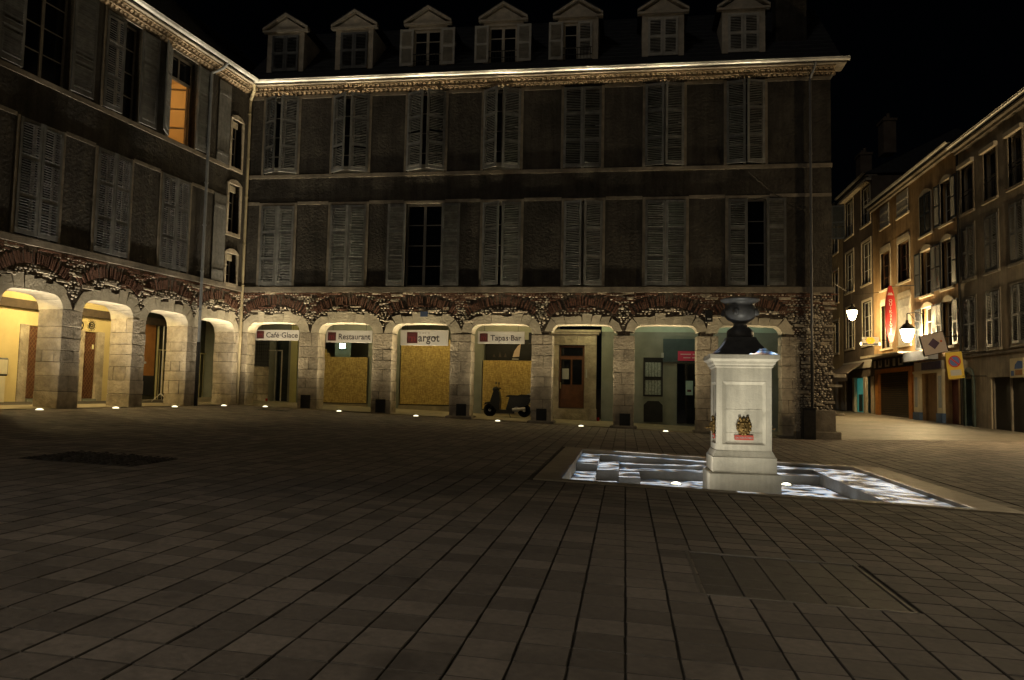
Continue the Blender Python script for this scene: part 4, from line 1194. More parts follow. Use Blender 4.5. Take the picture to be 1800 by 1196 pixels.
MB().lathe([(.20, fl_(1.53)), (.215, fl_(1.545)), (.215, fl_(1.63)), (.19, fl_(1.665)), (.15, fl_(1.69)), (.115, fl_(1.72)), (.105, fl_(1.76)), (.135, fl_(1.79)), (.205, fl_(1.83)),
            (.25, fl_(1.88)), (.266, fl_(1.94)), (.262, fl_(2.0)), (.235, fl_(2.055)), (.225, fl_(2.085)), (.27, fl_(2.12)), (.315, fl_(2.15)), (.318, fl_(2.17)), (.27, fl_(2.165)), (.2, fl_(2.05))], n=28).build('urn', M_lead, ft)
for s in (0, 1, 2, 3):
    a_ = s * pi / 2 + pi / 4 + .4; c = (cos(a_) * .25, sin(a_) * .25, fl_(1.95))
    m_ = MB(); m_.ball(c, .06, .06, .07); m_.ball((c[0] * 1.15, c[1] * 1.15, c[2] - .02), .03, .03, .04); m_.build('urn_mask', M_lead, ft)
for k in range(4):
    R = Matrix.Rotation(k * pi / 2, 4, 'Z'); y = -HB + .005
    m_ = MB()
    def mb_(px_, py_, pz_, rx_, ry_, rz_, sg=10, rg_=7):
        c_ = R @ Vector((px_, y + py_, fl_(pz_)))
        if k % 2: rx_, ry_ = ry_, rx_
        m_.ball(c_, rx_, ry_, rz_, seg=sg, rings=rg_)
    mb_(0, .0, .085, .095, .05, .115, 14, 9)                     # face
    for q in range(13):                                          # mane locks round the face
        t_ = 2 * pi * q / 13; mb_(.098 * sin(t_), -.008, .085 + .115 * cos(t_), .027, .022, .032, 7, 5)
    mb_(-.06, -.015, .215, .026, .02, .032); mb_(.06, -.015, .215, .026, .02, .032)      # ears
    mb_(0, -.038, .135, .062, .022, .018); mb_(0, -.05, .095, .018, .026, .045)          # brow, nose
    mb_(0, -.05, .055, .044, .028, .026); mb_(0, -.04, .012, .032, .024, .022)           # muzzle, jaw
    mb_(-.036, -.046, .112, .012, .010, .009); mb_(.036, -.046, .112, .012, .010, .009)  # eyes
    mo = m_.build('lion_mask', M_brass, ft)
    s_ = MB(); s_.tube(R @ Vector((0, y - .03, fl_(.055))), R @ Vector((0, y - .13, fl_(.045))), .02, n=10); s_.build('spout', M_brass, mo)
    pq = MB(); pq.box(-.145, .145, y - .012, y + .0, fl_(-.125), fl_(-.05), M=R); po = pq.build('notice_plate', mat('red_notice', (.5, .08, .055), var=.08, rough=.5), ft)
    me = text_mesh('EAU NON POTABLE', .042, .001, M_white); w = max(v.co.x for v in me.vertices)
    for v in me.vertices: v.co = R @ Vector((v.co.x * .26 / w - .13, v.co.y + y - .014, v.co.z + fl_(-.103)))
    part('lettering', me, po)
# lights in the basin
for x, y, lb in ((14.25, -11.51, 'round uplight in the basin water beside the stepped blocks'), (16.22, -11.0, 'round uplight in the basin water beside the diagonal pit wall')):
    uplight(x, y, PIT + .005, lb, FUP * .25, color=(1, .95, .82), tilt=(pi, 0, 0))
uplight(FX + .05, -14.35, PIT + .005, 'round uplight in the basin before the lion mask front of the fountain', FUP * 3.1, color=(1, .94, .74), tilt=(pi - radians(27), 0, 0), wide=.0, mid=1.0, narrow=0, n1=4.5)
uplight(13.95, -13.3, PIT + .005, 'round uplight low beside the step blocks, facing the fountain flank', FUP * 1.3, color=(1, .93, .76), tilt=(pi - radians(10), radians(30), 0), wide=.04, mid=1.0, narrow=0, n1=3.0)

# projector throwing rippled light on the basin, fixed to the chimney of the main building
pj = thing('ripple_projector', 'small black projector on the chimney shining rippled light on the basin', 'projector', (18.8, .75, 15.72))
MB().cbox(-.14, .14, -.2, .2, 0, .26, .02).build('housing', M_black, pj)
MB().tube((0, -.05, -.05), (0, -.05, .0), .07, n=12).build('nozzle', M_iron, pj)
MB().box(-.03, .03, .2, .26, .05, .2).build('arm', M_iron, pj)
po = lamp('ripple_beam', 'SPOT', PRJ, (1, 1, 1), pj, (0, -.05, -.12), (0, 0, 0), spot_size=radians(150), spot_blend=.1, shadow_soft_size=.02)
PJ = Vector((18.8, .70, 15.60))
d = po.data; d.use_nodes = True; N = d.node_tree.nodes; L = d.node_tree.links; em = N['Emission']
tc = N.new('ShaderNodeTexCoord'); sp = N.new('ShaderNodeSeparateXYZ'); L.new(tc.outputs['Normal'], sp.inputs[0])
def mth(op, a, b=None):
    n = N.new('ShaderNodeMath'); n.operation = op
    for i, q in enumerate((a, b)):
        if q is None: continue
        if isinstance(q, (int, float)): n.inputs[i].default_value = q
        else: L.new(q, n.inputs[i])
    return n.outputs[0]
zab = mth('MAXIMUM', mth('ABSOLUTE', sp.outputs['Z']), .05)
tx = mth('DIVIDE', sp.outputs['X'], zab); ty = mth('DIVIDE', sp.outputs['Y'], zab)     # slope of the ray per metre of fall
HP = PJ.z + .78
def span(t, a, b, s):
    lo = N.new('ShaderNodeMapRange'); lo.interpolation_type = 'SMOOTHSTEP'; lo.inputs[1].default_value = a - s; lo.inputs[2].default_value = a + s; L.new(t, lo.inputs[0])
    hi = N.new('ShaderNodeMapRange'); hi.interpolation_type = 'SMOOTHSTEP'; hi.inputs[1].default_value = b - s; hi.inputs[2].default_value = b + s; hi.inputs[3].default_value = 1; hi.inputs[4].default_value = 0; L.new(t, hi.inputs[0])
    return mth('MULTIPLY', lo.outputs[0], hi.outputs[0])
chs = []
for k, off in enumerate((-.0008, 0, .0008)):
    X = mth('ADD', tx, off); Y = mth('ADD', ty, off * .6)
    cv = N.new('ShaderNodeCombineXYZ'); L.new(mth('MULTIPLY', X, HP * 1.0), cv.inputs[0]); L.new(mth('MULTIPLY', Y, HP * 1.5), cv.inputs[1])
    no = N.new('ShaderNodeTexNoise'); no.inputs['Scale'].default_value = 2.1; no.inputs['Detail'].default_value = 2.0; no.inputs['Distortion'].default_value = .9
    L.new(cv.outputs[0], no.inputs['Vector'])
    mr = N.new('ShaderNodeMapRange'); mr.interpolation_type = 'SMOOTHSTEP'; mr.inputs[1].default_value = .455; mr.inputs[2].default_value = .57
    mr.inputs[3].default_value = .04; L.new(no.outputs['Fac'], mr.inputs[0])
    mk2 = mth('MULTIPLY', span(X, (14.3 - PJ.x) / HP, (15.1 - PJ.x) / HP, .004), span(Y, (-14.98 - PJ.y) / HP, (BY0 - PJ.y) / HP, .006))
    mk = mth('MULTIPLY', span(X, (BX0 - PJ.x) / HP, (BX1 + .02 - PJ.x) / HP, .006), span(Y, (BY0 - PJ.y) / HP, (BY1 - PJ.y) / HP, .006))
    chs.append(mth('MULTIPLY', mth('MULTIPLY', mr.outputs[0], mth('MAXIMUM', mk, mk2)), (.90, .96, 1.06)[k]))
cc = N.new('ShaderNodeCombineColor')
for i in range(3): L.new(chs[i], cc.inputs[i])
L.new(cc.outputs[0], em.inputs['Color'])

# ------------------------------------------------------------------ covers in the paving
hx0, hx1, hy0, hy1 = HATCH
hc = thing('access_cover', 'paved access cover with a thin metal frame set in the slabs before the fountain', 'cover', ((hx0 + hx1) / 2, (hy0 + hy1) / 2, G((hx0 + hx1) / 2, (hy0 + hy1) / 2)))
hO = hc.location.copy()
M_hatch = mat('dark_slab', (.085, .075, .065), rough=.65, var=.25, scale=12, bump=.3, bscale=40)
def gb(x0, x1, y0, y1, t, b, m, name, root, O_):
    mb = MB(); v = []
    for d in (b, t):
        for x, y in ((x0, y0), (x1, y0), (x1, y1), (x0, y1)): v.append((x - O_.x, y - O_.y, G(x, y) + d - O_.z))
    mb.add(v, [(0, 3, 2, 1), (4, 5, 6, 7), (0, 1, 5, 4), (1, 2, 6, 5), (2, 3, 7, 6), (3, 0, 4, 7)])
    return mb.build(name, m, root)
n = 5
for i in range(n):
    for j in range(5):
        a, b = hx0 + .03 + (hx1 - hx0 - .06) * i / n, hx0 + .03 + (hx1 - hx0 - .06) * (i + 1) / n
        c, e_ = hy0 + .03 + (hy1 - hy0 - .06) * j / 5, hy0 + .03 + (hy1 - hy0 - .06) * (j + 1) / 5
        gb(a + .007, b - .007, c + .004, e_ - .004, -.004, -.021, M_hatch, 'slab', hc, hO)
for q in ((hx0, hx1, hy0, hy0 + .022), (hx0, hx1, hy1 - .022, hy1), (hx0, hx0 + .022, hy0 + .022, hy1 - .022), (hx1 - .022, hx1, hy0 + .022, hy1 - .022)):
    gb(*q, .003, -.02, mat('worn_steel', (.13, .115, .095), rough=.6, metal=.2, var=.3), 'frame', hc, hO)
gx0, gx1, gy0, gy1 = GRATE
gc = thing('cobbled_patch', 'dark patch of rough cobbles round a removed tree in the paving', 'cobbles', ((gx0 + gx1) / 2, (gy0 + gy1) / 2, G((gx0 + gx1) / 2, (gy0 + gy1) / 2)))
gO = gc.location.copy(); rg = random.Random(3)
M_set = mat('dark_cobble', (.04, .035, .03), rough=.7, var=.3, scale=8, island=.4)
nb = 12
for i in range(nb):
    for j in range(nb):
        a = gx0 + (gx1 - gx0) * (i + .5) / nb; b = gy0 + (gy1 - gy0) * (j + .5) / nb; r_ = rg.uniform(.045, .065)
        MB().ball((a - gO.x, b - gO.y, G(a, b) - gO.z - .025), r_, r_, rg.uniform(.03, .05), seg=7, rings=4).build('cobble', M_set, gc)
for x, y, w, h, lb in ((2.3, -2.1, 1.1, .5, 'dark iron manhole cover in the paving before the café arch'), (20.6, -11.0, 1.0, .6, 'dark iron manhole cover in the paving right of the basin')):
    t = thing('manhole_cover', lb, 'cover', (x, y, G(x, y)))
    gb(x - w / 2, x + w / 2, y - h / 2, y + h / 2, .004, -.018, M_iron, 'frame', t, t.location.copy())
    for i in range(6):
        a = x - w / 2 + .08 + i * (w - .16) / 6
        gb(a, a + .09, y - h / 2 + .05, y + h / 2 - .05, .009, .0045, M_iron, 'rib', t, t.location.copy())

# ------------------------------------------------------------------ scooter (side on, front wheel to the left)
sc_x, sc_y = 9.24, 1.55
sc = thing('motor_scooter', 'dark motor scooter on its stand before the orange chipboard', 'scooter', (sc_x, sc_y, FL(9.24, 1.55)))
M_scb = mat('scooter_plastic', (.007, .007, .008), rough=.35, var=.3, spec=.5)
M_tyre = mat('tyre', (.012, .012, .012), rough=.85, var=.2)
M_chr = mat('dull_chrome', (.45, .44, .42), rough=.3, metal=.9, var=.1)
def wheel(x, r):
    pr = [(r - .10, -.05), (r - .02, -.055), (r, -.02), (r, .02), (r - .02, .055), (r - .10, .05)]
    w = MB().lathe(pr + [pr[0]], (x, 0, r), n=22, axis='y').build('wheel', M_tyre, sc)
    k = MB(); k.lathe([(r - .10, -.03), (r - .10, .03)], (x, 0, r), n=18, axis='y') if False else None
    k.lathe([(.05, -.06), (.05, .06)], (x, 0, r), n=12, axis='y')
    for i in range(5):
        a_ = i * 2 * pi / 5; k.tube((x, 0, r), (x + cos(a_) * (r - .09), 0, r + sin(a_) * (r - .09)), .018, n=6)
    k.build('rim', M_chr, w)
wheel(-.60, .235); wheel(.62, .235)
def sprism(poly, y0, y1, m, name, par=None):
    o_ = MB().prism(poly, y0, y1).build(name, m, par or sc)
    bv = o_.modifiers.new('bevel', 'BEVEL'); bv.width = .045; bv.segments = 3; bv.limit_method = 'ANGLE'
    return o_
fork = MB(); 
for s in (-.07, .07): fork.tube((-.60, s, .235), (-.38, s * .6, .78), .022, n=8)
fork.build('fork', M_iron, sc)
sprism([(-.83, .40), (-.76, .50), (-.60, .53), (-.44, .44), (-.40, .34), (-.5, .42), (-.66, .46), (-.80, .42)], -.075, .075, M_scb, 'mudguard')
sprism([(-.46, .36), (-.30, .18), (-.24, .22), (-.22, .6), (-.26, .86), (-.34, .95), (-.46, .92), (-.50, .80), (-.58, .55)], -.16, .16, M_scb, 'front_shield')
sprism([(-.36, .12), (.28, .12), (.30, .24), (-.22, .26), (-.3, .3)], -.17, .17, M_scb, 'footboard')
sprism([(-.02, .26), (.30, .20), (.42, .30), (.78, .46), (.86, .60), (.80, .70), (.10, .70), (.05, .5)], -.15, .15, M_scb, 'rear_body')
sprism([(-.02, .70), (.80, .70), (.86, .74), (.80, .79), (.52, .80), (.40, .765), (.1, .775), (0, .75)], -.14, .14, mat('seat_vinyl', (.02, .018, .017), rough=.6, var=.2), 'seat')
rk = MB(); rk.path([(.72, -.1, .8), (.95, -.1, .86), (.95, .1, .86), (.72, .1, .8)], .014, n=6); rk.build('rack', M_chr, sc)
hd = MB(); hd.ball((-.40, 0, .96), .13, .13, .10, seg=12, rings=7); hdo = hd.build('headlamp_cowl', M_scb, sc)
hb = MB(); hb.path([(-.30, -.34, 1.0), (-.34, -.14, .99), (-.38, 0, .98), (-.34, .14, .99), (-.30, .34, 1.0)], .016, n=7); hb.tube((-.30, -.36, 1.0), (-.31, -.24, 1.0), .024, n=8); hb.tube((-.30, .36, 1.0), (-.31, .24, 1.0), .024, n=8); hb.build('handlebar', M_iron, sc)
for s in (-.3, .3):
    m_ = MB(); m_.tube((-.33, s * .8, 1.0), (-.36, s, 1.14), .008, n=5); m_.ball((-.35, s * 1.05, 1.18), .025, .06, .05, seg=10, rings=6); m_.build('mirror', M_scb, sc)
ex = MB(); ex.tube((.22, -.17, .26), (.68, -.19, .31), .055, .05, n=12); ex.build('exhaust', M_chr, sc)
MB().lathe([(.10, -.06), (.10, .06)], (.36, -.13, .27), n=14, axis='y').build('engine_cover', mat('engine_alloy', (.25, .25, .25), rough=.4, metal=.7, var=.2), sc)
MB().box(.84, .88, -.06, .06, .60, .68).build('tail_light', M_maroon, sc)
MB().path([(.1, -.12, .14), (.16, -.2, .0)], .014, n=6).build('stand', M_iron, sc)
# dark cabinet beside the end pillar
cb = thing('utility_cabinet', 'dark steel utility cabinet against the end pillar of the arcade building', 'cabinet', (18.98, -.3, G(18.98, -.3)))
MB().cbox(-.2, .2, -.14, .13, 0, .95, .015).build('body', M_black, cb); MB().box(-.16, .16, -.155, -.141, .08, .86).build('door', M_iron, cb); MB().box(-.22, .22, -.16, .13, .951, .98).build('lid', M_black, cb)
# ------------------------------------------------------------------ houses along the street on the right (front on x = 27)
SR = -pi / 2
def street_house(name, label, u0, u1, zt, wm, holes, depth=9.0, roofh=3.6):
    t = thing(name, label, 'house', (27, 0, 0), SR, 'houses along the side street')
    wall_holes(u0, u1, -.8, zt, 0, .35, holes, 'wall', wm, t)
    for u in (u0, u1 - .3): MB().box(u + .003, u + .297, .352, depth, -.8, zt).build('side_wall', wm, t)
    roof(t, u0 - .02, u1 + .02, -.34, zt + .16, depth * .5, zt + roofh, depth, M_slate, courses=10)
    MB().box(u0, u1, -.30, .3, zt + .0, zt + .08).build('eave_board', M_trim, t)
    MB().box(u0, u1, -.16, .02, zt - .12, zt - .001).build('cornice', M_trim, t)
    gutter(t, u0, u1, -.40, zt + .2, R=.07)
    return t
M_h3 = mat('house_plaster_grey', (.30, .25, .18), rough=.9, var=.2, scale=2.5, bump=.4, bscale=14, stain=.3, streak=.25)
M_h2 = mat('house_plaster_ochre', (.36, .235, .115), rough=.9, var=.2, scale=2.5, bump=.4, bscale=14, stain=.3, streak=.25)
M_h1 = mat('house_plaster_brown', (.15, .115, .085), rough=.9, var=.2, scale=2.5, bump=.4, bscale=14, stain=.25)
M_h0 = mat('house_plaster_sand', (.42, .32, .18), rough=.9, var=.15, scale=2.5, bump=.3, bscale=14, stain=.25)
M_bsh = mat('blue_black_shutter', (.035, .042, .055), rough=.5, var=.2)
M_pst = mat('pale_window_stone', (.50, .43, .32), rough=.85, var=.15, scale=5)
M_wht = mat('white_sash', (.55, .52, .45), rough=.6, var=.1)

# grey house nearest the square
W3 = [(-8.3, -7.2), (-6.25, -5.22), (-4.28, -3.28), (-2.3, -1.3), (-.3, .7)]
H3 = [(a, b, 8.30, 10.2) for a, b in W3] + [(a, b, 5.56, 7.70) for a, b in W3] + [(a, b, 2.66, 4.78) for a, b in W3] + [(-8.5, -7.4, -.7, 1.55), (-6.1, -2.6, -.7, 1.55)]
h3 = street_house('town_house', 'grey plastered house with tall narrow windows and an arched green doorway', -8.58, 3.0, 11.0, M_h3, H3)
for a, b in W3:
    surround(h3, a, b, 8.30, 10.2, w=.09, m=M_h3, top=False); MB().box(a - .12, b + .12, -.14, .05, 10.2, 10.36).build('window_hood', M_pst, h3)
    window(h3, a, b, 8.31, 10.19, v=.2, bars=1)
    g = MB(); g.box(a, b, -.02, .0, 8.98, 9.02); g.box(a, b, -.02, .0, 9.16, 9.19)
    for i in range(8): g.tube((a + .06 + i * .12, -.01, 8.32), (a + .06 + i * .12, -.01, 9.0), .008, n=4)
    g.build('balcony_rail', M_iron, h3)
    for c, d in ((5.56, 7.70), (2.66, 4.78)):
        surround(h3, a, b, c, d, w=.09, m=M_trim); window(h3, a, b, c + .01, d - .01, v=.2, bars=1)
        W = (b - a) / 2 - .003
        shutter(h3, a, W, c + .03, d - .02, 1, 0, m=M_shut, panels=2); shutter(h3, b, W, c + .03, d - .02, -1, 0, m=M_shut, panels=2)
MB().box(-8.55, 3.0, -.05, .05, 2.4, 2.5).build('string_course', M_trim, h3)
dr = MB(); n = 10
outer = [(-8.42, -.6)] + [(-7.93 + .49 * -cos(pi * i / n), 1.5 + .52 * sin(pi * i / n)) for i in range(n + 1)] + [(-7.44, -.6)]
inner = [(-8.26, -.6)] + [(-7.93 + .33 * -cos(pi * i / n), 1.45 + .36 * sin(pi * i / n)) for i in range(n + 1)] + [(-7.60, -.6)]
for i in range(len(outer) - 1): dr.prism([outer[i], inner[i], inner[i + 1], outer[i + 1]], -.06, .2)
dr.build('arched_doorway', mat('green_paint', (.06, .085, .075), rough=.6, var=.2), h3)
MB().box(-8.5, -7.36, .21, .25, -.7, 2.2).build('door', M_black, h3)
MB().box(-6.1, -2.6, .12, .16, -.7, 1.55).build('garage_door', M_black, h3)
for u in (-6.1, -4.75, -3.5, -2.7): MB().box(u, u + .1, .06, .119, -.7, 1.55).build('door_post', M_trim, h3)
MB().tube((-8.5, -.08, 11.1), (-8.5, -.08, -.3), .05, n=8).build('rain_pipe', M_iron, h3)
t = thing('wall_sign', 'pale yellow sign with a blue picture on the grey house wall', 'sign', (26.96, 3.95, 1.5), SR)
MB().box(-.48, .5, -.03, 0, 0, .68).build('panel', mat('cream_sign', (.55, .48, .3), var=.1), t)
MB().box(-.4, -.2, -.036, -.031, .06, .24).build('blue_square', mat('sign_blue', (.06, .12, .3), var=.1), t); 
MB().prism([(-.15, .3), (.42, .3), (.42, .56), (.1, .58), (-.1, .46)], -.036, -.031).build('picture', mat('sign_blue', (.06, .12, .3)), t); MB().box(-.1, .4, -.036, -.031, .08, .26).build('print', mat('sign_brown', (.3, .15, .06), var=.2), t)

# ochre house with the two shops
Wa = [(-18.6, -17.15), (-15.95, -14.35)]; Wb = [(-12.85, -11.55), (-10.45, -9.3)]
H2 = [(a, b, 9.92, 11.1) for a, b in Wa] + [(a, b, 8.3, 10.2) for a, b in Wb] + [(a, b, 6.55, 8.55) for a, b in Wa] + [(a, b, 5.5, 7.6) for a, b in Wb] + \
     [(a, b, 3.4, 5.7) for a, b in Wa] + [(a, b, 3.0, 4.95) for a, b in Wb] + [(-19.4, -14.3, -.5, 2.1), (-12.6, -11.0, -.5, 1.85), (-9.95, -9.0, -.5, 1.55)]
h2 = street_house('town_house', 'ochre house with dark blue open shutters over an orange shop and a cream shop', -19.98, -8.6, 11.3, M_h2, H2)
for a, b in Wa:
    plank_shutter(h2, a, b, 9.94, 11.08, M_shutw); MB().box(a - .1, b + .1, -.08, .05, 9.82, 9.919).build('sill', M_pst, h2)
    for c, d in ((6.55, 8.55), (3.4, 5.7)):
        surround(h2, a, b, c, d, w=.12, m=M_pst); window(h2, a, b, c + .01, d - .01, v=.16, bars=2, fm=M_door if c > 6 else M_wht)
        MB().prism([(a - .12, d + .121), (b + .12, d + .121), (b, d + .34), (a, d + .34)], -.05, .03).build('window_hood', M_pst, h2)
plank_shutter(h2, Wa[1][0], Wa[1][1], 3.42, 5.68, M_shutw)
for a, b in Wb:
    for c, d in ((8.3, 10.2), (5.5, 7.6), (3.0, 4.95)):
        surround(h2, a, b, c, d, w=.12, m=M_pst, top=False)
        n = 8; pts = [(a - .12 + (b - a + .24) * i / n, d + .22 * sin(pi * i / n)) for i in range(n + 1)]
        MB().prism([(a - .12, d - .02), (b + .12, d - .02)] + pts[::-1][1:-1], -.05, .1).build('window_head', M_pst, h2)
        if (a, c) == (Wb[0][0], 8.3):
            W = (b - a) / 2 - .003; shutter(h2, a, W, c + .02, d - .02, 1, 0, m=M_bsh, panels=2); shutter(h2, b, W, c + .02, d - .02, -1, 0, m=M_bsh, panels=2)
        else:
            window(h2, a, b, c + .01, d - .01, v=.2, bars=2, fm=M_wht)
            W = (b - a) / 2 - .003; shutter(h2, a, W, c + .02, d - .02, 1, 178, m=M_bsh, panels=2); shutter(h2, b, W, c + .02, d - .02, -1, 178, m=M_bsh, panels=2)
# orange surf shop
M_or = mat('orange_wood_front', (.38, .15, .035), rough=.5, var=.2, scale=6)
for u in (-19.55, -14.5): MB().cbox(u, u + .45, -.1, .05, -.4, 2.1, .01).build('shop_pilaster', M_or, h2)
MB().box(-19.55, -14.05, -.1, .05, 2.1, 2.32).build('shop_lintel', M_or, h2)
rs = MB(); 
for i in range(22): rs.box(-19.1, -14.5, .05, .07, -.3 + i * .11, -.3 + i * .11 + .1)
rs.build('roller_shutter', mat('dark_roller', (.035, .026, .018), rough=.5, var=.3), h2)
MB().box(-19.8, -14.0, -.16, .02, 2.34, 2.86).build('shop_fascia', M_black, h2)
lm = mat('worn_letter', (.42, .38, .33), rough=.5, var=.3)
for u, s in ((-19.3, 'I'), (-18.5, 'N'), (-17.4, 'X'), (-16.2, 'T'), (-15.4, 'U')): pass
for u, w_ in ((-19.5, .3), (-18.7, .5), (-17.6, .62), (-16.4, .3), (-15.6, .62)):
    m_ = MB(); m_.box(u, u + .12, -.19, -.161, 2.4, 2.78); m_.box(u + w_ - .1, u + w_, -.19, -.161, 2.4, 2.78); m_.box(u + .12, u + w_ - .1, -.188, -.162, 2.4, 2.5) if w_ > .4 else None
    m_.build('fascia_letter', lm, h2)
aw = MB(); aw.prism([(-20.0, 2.92), (-13.9, 2.92), (-13.9, 3.0), (-20.0, 3.06)], -.75, -.02); aw.build('shop_canopy', mat('canopy_metal', (.30, .26, .2), rough=.5, var=.2), h2)
# cream shop
M_cr = mat('cream_front', (.58, .52, .36), rough=.6, var=.1); M_blu = mat('blue_base', (.08, .13, .24), rough=.6, var=.15)
for u in (-13.75, -10.95):
    MB().cbox(u, u + .75 if u < -12 else u + .6, -.12, .05, .12, 1.9, .01).build('shop_pilaster', M_cr, h2); MB().box(u - .03, u + .78 if u < -12 else u + .63, -.16, .05, -.45, .118).build('pilaster_base', M_blu, h2)
    MB().box(u + .18, u + .5, -.135, -.121, .35, 1.75).build('pilaster_panel', mat('grey_blue_panel', (.3, .33, .36), var=.1), h2)
MB().box(-13.8, -10.3, -.14, .05, 1.905, 2.02).build('shop_lintel', M_cr, h2)
for k in range(4): MB().box(-12.55 + k * .385, -12.18 + k * .385, .1, .14, -.3, 1.84).build('door_leaf', mat('tan_door', (.22, .14, .07), rough=.6, var=.15), h2)
MB().box(-13.7, -10.4, -.1, .02, 2.022, 2.42).build('shop_fascia', mat('pale_fascia', (.42, .38, .32), var=.1), h2)
MB().box(-12.7, -10.5, -.13, -.101, 2.06, 2.40).build('fascia_panel', mat('purple_panel', (.10, .085, .14), var=.15), h2)
aw = MB(); aw.prism([(-14.2, 2.5), (-11.0, 2.5), (-11.0, 2.9), (-14.2, 2.96)], -.42, -.02); aw.build('rolled_awning', mat('blue_white_awning', (.50, .53, .60), var=.12), h2)
MB().box(-9.9, -9.05, .1, .14, -.5, 1.54).build('door', mat('red_brown_door', (.13, .04, .025), var=.2), h2)
MB().box(-20, -8.6, -.10, .03, 2.87, 2.915).build('string_course', M_trim, h2) if False else None

# brown house and sand house further along
Wc = [(-25.4, -23.75), (-22.0, -20.4)]
H1 = [(a, b, 10.75, 13.0) for a, b in Wc] + [(a, b, 7.3, 9.75) for a, b in Wc] + [(a, b, 3.8, 6.3) for a, b in Wc] + [(-25.3, -20.3, -.4, 2.0)]
h1 = street_house('town_house', 'brown house with paired white windows behind the hanging lantern', -26.1, -20.0, 13.3, M_h1, H1, roofh=2.6)
for a, b in Wc:
    for c, d in ((10.75, 13.0), (7.3, 9.75), (3.8, 6.3)):
        surround(h1, a, b, c, d, w=.14, m=M_pst); window(h1, a, b, c + .01, d - .01, v=.1, bars=2, fm=M_wht)
shutter(h1, -25.4, .8, 10.78, 12.95, 1, 100, m=M_bsh, panels=2)
MB().box(-26.1, -20.0, -.32, -.03, 13.05, 13.2).build('eave_soffit', M_pst, h1)
for u in (-26.0, -24.1, -21.9, -20.5): MB().cbox(u, u + .4, -.06, .1, -.4, 2.0, .01).build('shop_pilaster', M_pst, h1)
MB().box(-24.0 + .3, -22.0, .12, .14, -.3, 1.95).build('lit_shop_window', mat('teal_window', (.1, .3, .27), emit=(.08, .45, .36), estr=.22, var=.2), h1)
MB().box(-23.2, -22.6, .06, .119, .0, 1.0).build('shop_display', mat('display_dark', (.03, .06, .06), var=.3), h1)
MB().box(-25.4, -20.2, .2, .24, -.4, 2.0).build('shop_window', M_black, h1)
MB().box(-26.0, -20.1, -.08, .03, 2.5, 2.95).build('shop_fascia', M_wht, h1)
aw = MB()
aw.add([(-26.0, -.02, 2.9), (-21.6, -.02, 2.9), (-21.6, -1.0, 2.2), (-26.0, -1.0, 2.2), (-26.0, -1.0, 1.75), (-21.6, -1.0, 1.75), (-26.0, -.02, 2.87), (-21.6, -.02, 2.87), (-21.6, -.98, 2.17), (-26, -.98, 2.17)],
       [(0, 3, 2, 1), (3, 4, 5, 2), (6, 7, 8, 9), (0, 6, 9, 3), (1, 2, 8, 7)])
aw.build('awning', mat('taupe_awning', (.17, .14, .12), rough=.85, var=.12), h1)
H0 = [(-28.6, -27.2, c, c + 2.1) for c in (10.3, 7.0, 3.7)]
h0 = street_house('town_house', 'narrow sand coloured house at the far end of the street', -33.0, -26.12, 13.1, M_h0, H0, roofh=2.6)
for a, b, c, d in H0: surround(h0, a, b, c, d, w=.14, m=M_pst); window(h0, a, b, c + .01, d - .01, v=.12, bars=2, fm=M_wht)
for u in (-29.6, -27.9, -26.6): MB().cbox(u, u + .45, -.06, .1, -.3, 2.4, .01).build('shop_pilaster', M_pst, h0)
for k, (x, y, z) in enumerate(((28.6, 27.0, 14.6), (28.6, 22.4, 15.2))):
    c_ = MB(); c_.box(-.5, .5, -.35, .35, 0, 1.9); c_.box(-.56, .56, -.41, .41, 1.9, 2.05)
    for q in (-.25, .25): c_.tube((q, 0, 2.05), (q, 0, 2.4), .11, n=8)
    c_.build('chimney', M_h1, h0 if k == 0 else h1, (-y, x - 27, z))

# ------------------------------------------------------------------ street signs and lanterns
t = thing('surfboard_sign', 'tall red surfboard shaped shop sign with white vertical lettering', 'sign', (25.85, 13.62, 3.4))
n = 22; Hh = 2.72; prof = []
for i in range(n + 1):
    q = i / n; w = .60 * (sin(pi * min(1, q * .93 + .035)) ** .62) * (1 - .10 * q) * .43; prof.append((w, q * Hh))
poly = [(w, z) for w, z in prof] + [(-w, z) for w, z in prof[::-1]]
MB().prism([(a, b) for a, b in poly], -.05, .05).build('board', mat('sign_red', (.42, .03, .026), rough=.4, var=.06), t)
for i, ch_ in enumerate('QUIKSILVER'):
    me = text_mesh(ch_, .20, .002, M_wht, align='CENTER'); part('lettering', me, t, (0, -.056, 1.93 - i * .175))
MB().prism([(-.14, 2.26), (.14, 2.26), (.03, 2.40), (-.02, 2.34), (-.07, 2.40)], -.058, -.051).build('logo', M_wht, t)
MB().tube((0, 0, 2.7), (1.1, 0, 2.74), .02, n=6).build('bracket', M_iron, t)
t = thing('diamond_sign', 'tilted white square sign with a dark diamond, hung over the cream shop', 'sign', (25.7, 8.0, 2.95), radians(4))
R = Matrix.Translation((0, 0, .0)) @ Matrix.Rotation(radians(-14), 4, 'Y')
m_ = MB(); m_.box(-.46, .46, -.03, .03, -.40, .40, M=R); m_.build('panel', mat('pinkish_sign', (.50, .42, .38), var=.08), t)
m_ = MB(); m_.box(-.16, .16, -.036, -.031, -.16, .16, M=R @ Matrix.Rotation(radians(50), 4, 'Y')); m_.build('diamond', mat('plum_mark', (.09, .06, .10), var=.1), t)
m_ = MB(); m_.box(.26, .34, -.036, -.031, .0, .08, M=R); m_.build('mark', mat('sign_orange', (.5, .14, .06), var=.1), t)
